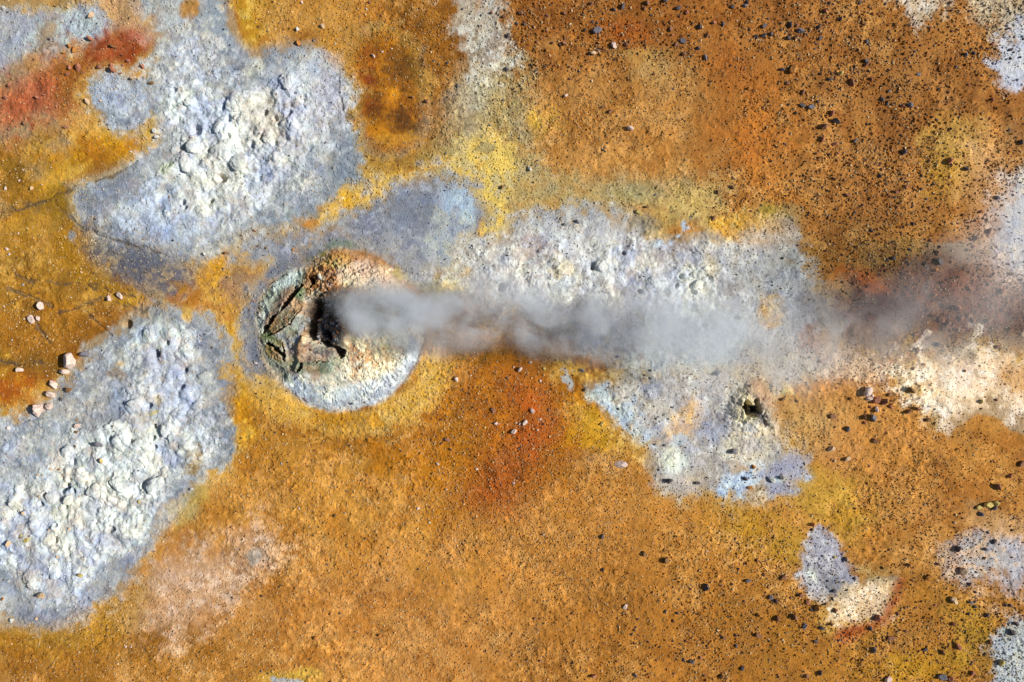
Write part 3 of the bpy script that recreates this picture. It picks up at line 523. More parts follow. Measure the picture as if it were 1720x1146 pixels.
def relief(g, fine=False):
    xs, ys = g.xs, g.ys
    H = 0.022*fbm(xs, ys, 70, 4, 24, .55, mode=1)+0.10*fbm(xs, ys, 420, 2, 21)+0.035*fbm(xs, ys, 90, 3, 22)
    rough = np.ones((len(ys), len(xs)), np.float32)
    cr = np.zeros_like(rough)
    for soft, a, pts in CR:
        r = g.mask_poly(smooth_poly(pts), soft, 8)
        if r is None: continue
        J, I, m, _ = r
        cr[J, I] = np.maximum(cr[J, I], m*a)
    pat = sstep(-.5, .5, fbm(xs, ys, 70, 3, 35))
    b = 0.11*fbm(xs, ys, 52, 3, 31, .5, mode=2)+(.01+.05*pat)*fbm(xs, ys, 19, 3, 32, .5, mode=2)+(.004+.012*pat)*fbm(xs, ys, 6, 2, 33)
    steep = -0.05*np.maximum(0, fbm(xs, ys, 24, 3, 34, mode=1)-0.35)*2
    H = H+cr*(.62*b+steep*.35+0.05+.012*fbm(xs, ys, 9, 3, 36, .6)*(pat+.3))
    # smoother silt: grey fan, brown stain
    for (cx, cy, rx, ry, rot) in [(650,180,70,110,0),(60,650,90,60,0),(200,250,90,50,-20),(620,370,150,70,-20),(160,350,70,60,0),(560,350,60,50,0),(1280,450,90,60,0),(1720,380,90,90,0),(240,90,60,40,0),(400,60,60,40,0),(1480,1010,50,40,0),(820,330,120,90,0),(460,420,60,50,0),(1140,720,90,70,0),(640,660,110,40,0)]:
        r = g.mask_ell(cx, cy, rx, ry, rot, .8)
        if r is None: continue
        J, I, m, _ = r; rough[J, I] *= 1-.75*m
    grit = 0.007*fbm(xs, ys, 5.2, 2, 41, .6)+0.014*fbm(xs, ys, 19, 3, 42, .5)
    grit2 = 0.03*np.maximum(0, fbm(xs, ys, 7.0, 2, 43)-0.5)       # stones half sunk in the soil
    gv = .4+1.1*sstep(-.4, .5, fbm(xs, ys, 85, 4, 92)); H = H+(grit+grit2)*gv*rough*(1-.45*np.clip(cr, 0, 1))
    def each(arr, sgn):
        for x, y, r, h in arr:
            R = r*1.7
            J, I = g.box(x-R, y-R, x+R, y+R)
            if J.stop-J.start < 1 or I.stop-I.start < 1: continue
            X = (xs[I]-x).astype(np.float32)[None]; Y = (ys[J]-y).astype(np.float32)[:, None]
            an = (x*1.7+y*2.3) % 3.14; ca_, sa_ = math.cos(an), math.sin(an); el = 1+.45*((x*7+y*3) % 10)/10
            d = np.sqrt(((X*ca_+Y*sa_)*el)**2+((-X*sa_+Y*ca_)/el**.5)**2)/r+g.N1[J, I]*.5+g.N2[J, I]*.35
            if sgn > 0:
                k = np.clip(1-d, 0, 1)**.55; H[J, I] += .46*h*k*(.9+.3*g.N4[J, I]+.4*g.N2[J, I])
            else:
                H[J, I] -= h*(1-sstep(.5, 1.15, d))
    each(nums(DOMES), 1); each(nums(PITS), -1)
    # ------- steaming mound
    r = g.mask_poly(MOUND, 3, 2)
    if r is not None:
        J, I, m, D = r
        s = np.maximum(0, D+g.N1[J, I]*4)
        prof = .62*(1-np.exp(-(s/66)**1.25))
        X = xs[I].astype(np.float32)[None]+0*prof; Y = ys[J].astype(np.float32)[:, None]+0*prof
        n7 = fbm(xs[I], ys[J], 7, 3, 51, .6, mode=2); n20 = fbm(xs[I], ys[J], 22, 4, 52, .55, mode=1); n3 = fbm(xs[I], ys[J], 3, 2, 53)
        crumb = np.clip(sstep(505, 530, X)*sstep(560, 480, Y)*sstep(690, 620, X)+.6*sstep(-.1, .4, g.N1[J, I])*sstep(520, 560, X), 0, 1)
        h = prof+0.05*n20*(.25+.75*np.maximum(crumb, sstep(530, 500, X)))+(0.045*n7+0.014*n3)*(.06+.94*crumb)*sstep(0, 20, s)
        for pts, dz, so in [('478,522 500,505 522,505 516,524 500,537 478,556 456,566 446,561 462,540', .03, 2), ('466,566 490,550 506,528 516,526 520,545 512,565 506,580 504,600 505,612 495,615 486,600 482,575 472,568', -.05, 3),
                            ('450,577 462,580 474,594 478,607 462,602 450,596 446,588', .03, 2), ('508,575 514,560 522,545 526,570 545,578 570,588 578,598 570,602 525,608 507,608 503,590', .05, 2.5),
                            ('512,452 530,446 560,430 600,440 620,470 600,500 560,500 530,500 510,485', .12, 14), ('548,545 575,535 592,560 590,580 566,574 556,560', .16, 6), ('500,612 512,611 507,625 498,622', .08, 2)]:
            D2 = sdf_poly(poly(pts), X, Y); h = h+dz*sstep(-so, so, D2+g.N2[J, I]*1.5)
        d, _ = dist_line(poly('517,540 513,550 507,563 507,575 503,580 504,592 507,606'), X, Y); h = h+.025*np.exp(-(d/2.6)**2)
        h = h-.52*np.exp(-((((X-550)/29)**2+((Y-540)/38)**2)**1.6))
        bowl = np.exp(-((((X-551)/32)**2+((Y-540)/38)**2)**2)); h = h+bowl*(.10*n7+.05*n3+.05*n20)
        for pts, wd, dep in MCR:
            d, t = dist_line(poly(pts), X+g.N2[J, I]*2.6+n3*.8, Y+g.N4[J, I]*2.6)
            wdt = wd*(.55+.5*np.sin(pi*np.clip(t*.86+.07, 0, 1)))*(1+.7*g.N2[J, I]+.5*g.N4[J, I])
            h = h-dep*(1-sstep(.55, 1.15, d/wdt))+.02*np.exp(-((d-wdt*1.5)/2.5)**2)
        for pts, so, dep in MHOLE:
            D2 = sdf_poly(smooth_poly(poly(pts)), X, Y)+g.N2[J, I]*3.4+g.N4[J, I]*3.0
            h = h-dep*sstep(-so*.4, so, D2)
        H[J, I] = H[J, I]*(1-m)+(0.0+h)*m+H[J, I]*m*.3
    r = g.mask_poly(smooth_poly(SMALLV), 8, 3)
    if r is not None:
        J, I, m, D = r
        X = xs[I].astype(np.float32)[None]+0*m; Y = ys[J].astype(np.float32)[:, None]+0*m
        q = np.exp(-(((X-1262)/30)**2+((Y-688)/36)**2)**.8)
        h = .30*q*(1+.22*fbm(xs[I], ys[J], 12, 3, 61, mode=2)+.06*g.N4[J, I])
        for pts, so, dep in SHOLE:
            D2 = sdf_poly(poly(pts), X, Y)+g.N4[J, I]*3+g.N2[J, I]*2; h = h-dep*sstep(-so*.3, so, D2)
        d, _ = dist_line(poly('1268,672 1276,684 1284,700 1292,718'), X, Y); h = h-.10*np.exp(-(d/5)**2)
        H[J, I] += h*m
    for ln in CRACKS:
        Pn = poly(ln); x0, y0 = Pn.min(0)-10; x1, y1 = Pn.max(0)+10; J, I = g.box(x0, y0, x1, y1)
        if J.stop-J.start < 1 or I.stop-I.start < 1: continue
        X, Y = np.meshgrid(xs[I].astype(np.float32), ys[J].astype(np.float32))
        d, _ = dist_line(Pn, X+g.N1[J, I]*7, Y+g.N2[J, I]*4); H[J, I] -= .035*np.exp(-(d/1.8)**2)
    ox = np.maximum(0, np.maximum(-300-xs, xs-2020)); oy = np.maximum(0, np.maximum(-300-ys, ys-1446))
    H = H*(1-sstep(0, 260, np.hypot(ox[None, :], oy[:, None])))
    return H.astype(np.float32)

# ------------------------------------------------------------ materials
def new_mat(name):
    m = bpy.data.materials.new(name); m.use_nodes = True
    return m, m.node_tree, m.node_tree.nodes['Principled BSDF']
def nd(t, typ, **kw):
    n = t.nodes.new(typ)
    for k, v in kw.items():
        if k in n.inputs.keys(): n.inputs[k].default_value = v
        else: setattr(n, k, v)
    return n
def soil_mat(name, bump=1.0):
    m, t, p = new_mat(name)
    a = nd(t, 'ShaderNodeAttribute', attribute_name='mineral')
    tc = nd(t, 'ShaderNodeTexCoord')
    n1 = nd(t, 'ShaderNodeTexNoise', Scale=14.0, Detail=5.0, Roughness=.7); t.links.new(tc.outputs['Object'], n1.inputs['Vector'])
    mr = nd(t, 'ShaderNodeMapRange'); mr.inputs['From Min'].default_value = .3; mr.inputs['From Max'].default_value = .7
    mr.inputs['To Min'].default_value = .80; mr.inputs['To Max'].default_value = 1.18; t.links.new(n1.outputs['Fac'], mr.inputs['Value'])
    n0 = nd(t, 'ShaderNodeTexNoise', Scale=.22, Detail=7.0, Roughness=.62); t.links.new(tc.outputs['Object'], n0.inputs['Vector'])
    m0 = nd(t, 'ShaderNodeMapRange'); m0.inputs['From Min'].default_value = .3; m0.inputs['From Max'].default_value = .7; m0.inputs['To Min'].default_value = .9; m0.inputs['To Max'].default_value = 1.1; t.links.new(n0.outputs['Fac'], m0.inputs['Value'])
    mm = nd(t, 'ShaderNodeMath', operation='MULTIPLY'); t.links.new(mr.outputs[0], mm.inputs[0]); t.links.new(m0.outputs[0], mm.inputs[1])
    mul = nd(t, 'ShaderNodeVectorMath', operation='SCALE'); t.links.new(a.outputs['Color'], mul.inputs[0]); t.links.new(mm.outputs[0], mul.inputs['Scale'])
    t.links.new(mul.outputs[0], p.inputs['Base Color'])
    n2 = nd(t, 'ShaderNodeTexNoise', Scale=24.0, Detail=4.0, Roughness=.75); t.links.new(tc.outputs['Object'], n2.inputs['Vector'])
    v = nd(t, 'ShaderNodeTexVoronoi', Scale=17.0); t.links.new(tc.outputs['Object'], v.inputs['Vector'])
    s = nd(t, 'ShaderNodeMath', operation='MULTIPLY_ADD'); t.links.new(v.outputs['Distance'], s.inputs[0]); s.inputs[1].default_value = -.7; t.links.new(n2.outputs['Fac'], s.inputs[2])
    b = nd(t, 'ShaderNodeBump', Strength=.5*bump, Distance=.03); t.links.new(s.outputs[0], b.inputs['Height']); t.links.new(b.outputs[0], p.inputs['Normal'])
    p.inputs['Roughness'].default_value = .92; p.inputs['Specular IOR Level'].default_value = .15
    return m
SOIL = soil_mat('mineral_soil'); CRUST = soil_mat('mineral_crust', .8)
TONE = {'d': ((92,88,94),'black'), 'g': ((116,116,126),'grey'), 'm': ((146,102,78),'dark brown'), 'b': ((132,100,64),'brown'), 'r': ((180,116,90),'reddish'), 'o': ((190,128,62),'orange'),
        'p': ((232,204,190),'pale pink'), 't': ((216,184,148),'tan'), 'w': ((212,212,206),'whitish'), 'y': ((214,190,112),'yellowish')}
def rock_mat(code):
    c = alb(TONE[code][0])*1.0; m, t, p = new_mat('stone_'+TONE[code][1].replace(' ', '_'))
    tc = nd(t, 'ShaderNodeTexCoord'); oi = nd(t, 'ShaderNodeObjectInfo')
    n = nd(t, 'ShaderNodeTexNoise', Scale=9.0, Detail=6.0, Roughness=.7); n.noise_dimensions = '4D'
    t.links.new(tc.outputs['Object'], n.inputs['Vector'])
    k = nd(t, 'ShaderNodeMath', operation='MULTIPLY'); t.links.new(oi.outputs['Random'], k.inputs[0]); k.inputs[1].default_value = 40; t.links.new(k.outputs[0], n.inputs['W'])
    r = nd(t, 'ShaderNodeValToRGB'); t.links.new(n.outputs['Fac'], r.inputs[0])
    r.color_ramp.elements[0].position = .3; r.color_ramp.elements[1].position = .7
    hi = np.clip(c*1.35+.01, 0, .9); lo = c*.62
    tint = lin((190,130,60))*.8
    r.color_ramp.elements[0].color = (*lo, 1); r.color_ramp.elements[1].color = (*hi, 1)
    e = r.color_ramp.elements.new(.44); e.color = (*(c*.8+tint*.06), 1)
    t.links.new(r.outputs[0], p.inputs['Base Color'])
    b = nd(t, 'ShaderNodeBump', Strength=.6, Distance=.02); n2 = nd(t, 'ShaderNodeTexNoise', Scale=30.0, Detail=4.0); t.links.new(tc.outputs['Object'], n2.inputs['Vector'])
    t.links.new(n2.outputs['Fac'], b.inputs['Height']); t.links.new(b.outputs[0], p.inputs['Normal'])
    p.inputs['Roughness'].default_value = .85; p.inputs['Specular IOR Level'].default_value = .25
    return m
RM = {k: rock_mat(k) for k in TONE}

# ------------------------------------------------------------ mesh building from arrays
def mesh_from(name, V, F, C=None, mat=None, smooth=False):
    me = bpy.data.meshes.new(name); k = F.shape[1]
    me.vertices.add(len(V)); me.vertices.foreach_set('co', V.astype(np.float32).ravel())
    me.loops.add(F.size); me.loops.foreach_set('vertex_index', F.astype(np.int32).ravel())
    me.polygons.add(len(F)); me.polygons.foreach_set('loop_start', np.arange(0, F.size, k, dtype=np.int32))
    try: me.polygons.foreach_set('loop_total', np.full(len(F), k, np.int32))
    except Exception: pass
    me.polygons.foreach_set('use_smooth', np.full(len(F), smooth))
    me.update(calc_edges=True)
    if C is not None:
        a = me.attributes.new('mineral', 'FLOAT_COLOR', 'POINT')
        a.data.foreach_set('color', np.concatenate([C, np.ones((len(C), 1), np.float32)], 1).astype(np.float32).ravel())
    if mat: me.materials.append(mat)
    return me
def add_obj(name, me, parent=None, label=None, cat=None, group=None, kind=None, loc=None):
    o = bpy.data.objects.new(name, me); col.objects.link(o)
    if parent is not None: o.parent = parent
    for k, v in (('label', label), ('category', cat), ('group', group), ('kind', kind)):
        if v: o[k] = v
    if loc is not None: o.location = loc
    return o
def wx(px): return (px-860.0)*S
def wy(py): return (573.0-py)*S

# ------------------------------------------------------------ the ground: one sheet, fine in the middle, coarse to the horizon
def axis(a, b, step, far):
    mid = np.arange(a, b+step, step); out = [mid[-1]]; d = 4.5
    while out[-1] < b+far: d *= 1.0 if out[-1] < b+520 else 1.13; out.append(out[-1]+d)
    up = np.array(out[1:]); lo = a-(up-mid[-1])[::-1]
    return np.concatenate([lo, mid, up])
RES = 1.17
gx = axis(-70, 1790, RES, 12000); gy = axis(-70, 1216, RES, 12000)
gg = Grid(gx, gy)
GC = ground_colour(gg); GH = relief(gg)
# the ground dips under the mound and the small vent, which stand on it as things of their own
SINK = np.zeros_like(GH)
for Pn in (MOUND, smooth_poly(SMALLV)):
    r = gg.mask_poly(Pn, 2, 0); J, I, _, D = r; SINK[J, I] = np.maximum(SINK[J, I], sstep(3.0, 9.0, D))
GZ = GH*(1-SINK)+np.minimum(GH, -1.0)*SINK
def grid_mesh(name, xs, ys, Z, C, keep=None, mat=None, off=(0,0,0)):
    H, W = Z.shape
    V = np.empty((H, W, 3), np.float32); V[..., 0] = wx(xs)[None]-off[0]; V[..., 1] = wy(ys)[:, None]-off[1]; V[..., 2] = Z-off[2]
    idx = np.arange(H*W).reshape(H, W)
    F = np.stack([idx[1:, :-1], idx[1:, 1:], idx[:-1, 1:], idx[:-1, :-1]], -1)
    if keep is not None: F = F[keep]
    F = F.reshape(-1, 4); V = V.reshape(-1, 3); C = C.reshape(-1, 3)
    if keep is not None:
        used = np.zeros(len(V), bool); used[F.ravel()] = True; mp = np.cumsum(used)-1
        F = mp[F]; V = V[used]; C = C[used]
    return mesh_from(name, V, F, C, mat, smooth=True)
add_obj('ground', grid_mesh('ground', gx, gy, GZ, GC, mat=SOIL), label='mineral stained ground', kind='structure')
del SINK

# things made of crust: the same relief, modelled finer, cut into plates
class Patch: pass
def patch(box, outline, step, parts):
    xs = np.arange(box[0], box[2], step); ys = np.arange(box[1], box[3], step)
    g = Grid(xs, ys); p = Patch(); p.xs = xs; p.ys = ys
    p.Z = relief(g); p.C = ground_colour(g)
    X, Y = np.meshgrid(((xs[1:]+xs[:-1])/2).astype(np.float32), ((ys[1:]+ys[:-1])/2).astype(np.float32))
    lab = np.full(X.shape, -1, int); lab[sdf_poly(outline, X, Y) > 0] = 0
    n = g.N4[:-1, :-1]*1.2
    for i, (_, pts, _) in enumerate(parts):
        if pts is None: continue
        lab[(sdf_poly(poly(pts), X, Y)+n > 0) & (lab >= 0)] = i
    p.lab = lab
    D = sdf_poly(outline, *np.meshgrid(xs.astype(np.float32), ys.astype(np.float32)))
    p.Z = p.Z+.003*sstep(0, 3, D)-.02*(D < .6)
    return p
mp = patch((418, 398, 726, 700), MOUND, .56, [('apron', None, None),
    ('crumbly_crust', '512,452 520,446 541,427 567,416 609,426 640,440 655,470 640,500 600,500 560,503 535,500 512,492 507,478', 'crumbly orange and white crust'),
    ('crust_plate', '437,505 452,476 486,458 512,452 512,478 497,495 484,509 476,520 462,534 447,558 436,545', 'grey green crust plate'),
    ('crust_plate', '512,480 522,500 520,516 514,526 503,529 494,544 480,553 466,561 450,566 447,560 462,540 480,520 497,499', 'brown crust plate between the two cracks'),
    ('crust_plate', '466,566 480,555 494,545 504,530 518,525 520,540 512,562 505,580 503,600 508,609 495,615 484,604 480,582 470,570', 'smooth lavender grey crust plate'),
    ('crust_plate', '448,576 455,574 478,580 486,602 480,608 462,604 446,592', 'brown crust plate split by a dark crack'),
    ('crust_plate', '508,575 514,560 520,556 526,574 545,582 562,588 580,600 570,606 525,610 507,608 503,590', 'pinkish crust plate below the chasm'),
    ('moss_patch', '512,614 525,608 548,607 574,602 584,602 576,616 560,626 545,630 520,622', 'dull green patch'),
    ('vent', '530,499 546,499 566,510 566,530 577,545 592,560 592,586 582,600 560,590 540,584 524,577 517,563 518,546 526,530', 'dark chasm full of broken stones')])
MPARTS = ['apron','crumbly_crust','crust_plate','crust_plate','crust_plate','crust_plate','crust_plate','moss_patch','vent']
MLAB = [None,'crumbly orange and white crust','grey green crust plate','brown crust plate between two cracks','smooth lavender grey crust plate','brown crust plate split by a dark crack','pinkish crust plate below the chasm','dull green patch','dark chasm full of broken stones']
def place_patch(p, name, parts, labs, centre, label, cat):
    cz = 0.0; root = bpy.data.objects.new(name, None); col.objects.link(root); root.location = (wx(centre[0]), wy(centre[1]), cz); root.empty_display_size = .5
    root['label'] = label; root['category'] = cat
    for i, n in enumerate(parts):
        k = p.lab == i
        if k.sum() < 10: continue
        me = grid_mesh(n, p.xs, p.ys, p.Z, p.C, k, CRUST, (root.location.x, root.location.y, cz))
        add_obj(n, me, root, labs[i])
    return root
place_patch(mp, 'steaming_mound', MPARTS, MLAB, (570, 553), 'large cracked round mound of pale crust with a dark chasm where the steam comes out', 'mound')
sp = patch((1206, 636, 1322, 772), smooth_poly(SMALLV), .6, [('cone', None, None), ('vent', '1245,670 1254,668 1258,660 1268,668 1276,676 1290,704 1292,716 1280,712 1264,700 1256,698 1246,692', None), ('cream_flank', '1228,720 1232,695 1240,675 1250,664 1248,694 1256,700 1262,705 1248,735 1236,735', None)])
place_patch(sp, 'small_vent_cone', ['cone','vent','cream_flank'], [None,'black hole opening to two sides','cream coloured flank'], (1262, 705), 'small low cone with a cream flank and two black holes, lower right of the steam', 'vent')

def sample(A, px, py, xs=gx, ys=gy):
    px = np.atleast_1d(px).astype(float); py = np.atleast_1d(py).astype(float)
    i = np.clip(np.searchsorted(xs, px)-1, 0, len(xs)-2); j = np.clip(np.searchsorted(ys, py)-1, 0, len(ys)-2)
    tx = np.clip((px-xs[i])/(xs[i+1]-xs[i]), 0, 1); ty = np.clip((py-ys[j])/(ys[j+1]-ys[j]), 0, 1)
    if A.ndim == 3: tx = tx[:, None]; ty = ty[:, None]
    return (A[j, i]*(1-tx)+A[j, i+1]*tx)*(1-ty)+(A[j+1, i]*(1-tx)+A[j+1, i+1]*tx)*ty
def height(px, py): return sample(GH, px, py)

# ------------------------------------------------------------ stones
import random as _r
def ico(sub):
    t = (1+5**.5)/2
    V = [(-1,t,0),(1,t,0),(-1,-t,0),(1,-t,0),(0,-1,t),(0,1,t),(0,-1,-t),(0,1,-t),(t,0,-1),(t,0,1),(-t,0,-1),(-t,0,1)]
    F = [(0,11,5),(0,5,1),(0,1,7),(0,7,10),(0,10,11),(1,5,9),(5,11,4),(11,10,2),(10,7,6),(7,1,8),(3,9,4),(3,4,2),(3,2,6),(3,6,8),(3,8,9),(4,9,5),(2,4,11),(6,2,10),(8,6,7),(9,8,1)]
    V = [np.array(v, float)/np.linalg.norm(v) for v in V]
    for _ in range(sub):
        c = {}; N = []
        def mid(a, b):
            k = (min(a, b), max(a, b))
            if k not in c: m = V[a]+V[b]; V.append(m/np.linalg.norm(m)); c[k] = len(V)-1
            return c[k]
        for a, b, d in F:
            x, y, z = mid(a, b), mid(b, d), mid(d, a); N += [(a,x,z),(b,y,x),(d,z,y),(x,y,z)]
        F = N
    return np.array(V, np.float32), np.array(F, np.int32)
IV, IF = ico(3); PV, PF = ico(0)
def stone_shape(seed, V, rough=.05, planes=11):
    r = np.random.default_rng(seed); d = V/np.linalg.norm(V, axis=1, keepdims=True)
    n = r.normal(size=(planes, 3)); n /= np.linalg.norm(n, axis=1, keepdims=True); h = r.uniform(.55, .95, planes)
    with np.errstate(divide='ignore'):
        q = d@n.T; rad = np.where(q > .05, h[None]/np.maximum(q, .05), 9).min(1)
    rad = np.minimum(rad, 1.15)
    for k in range(4):
        m = r.normal(size=3)*(2.5+2.5*k); rad = rad+rough*np.sin(d@m+r.uniform(0, 6))/(1+.5*k)
    P = d*rad[:, None]*np.array([1, r.uniform(.68, .95), r.uniform(.55, .8)])
    P /= max(np.abs(P[:, 0]).max(), np.abs(P[:, 1]).max())
    return P.astype(np.float32)
_cache = {}
def stone_mesh(var, code):
    if (var, code) not in _cache:
        V = stone_shape(50+var, IV, .035 if var % 3 else .07, 9+var % 6)
        _cache[(var, code)] = mesh_from('stone', V, IF, None, RM[code], smooth=False)
    return _cache[(var, code)]
STONES = []
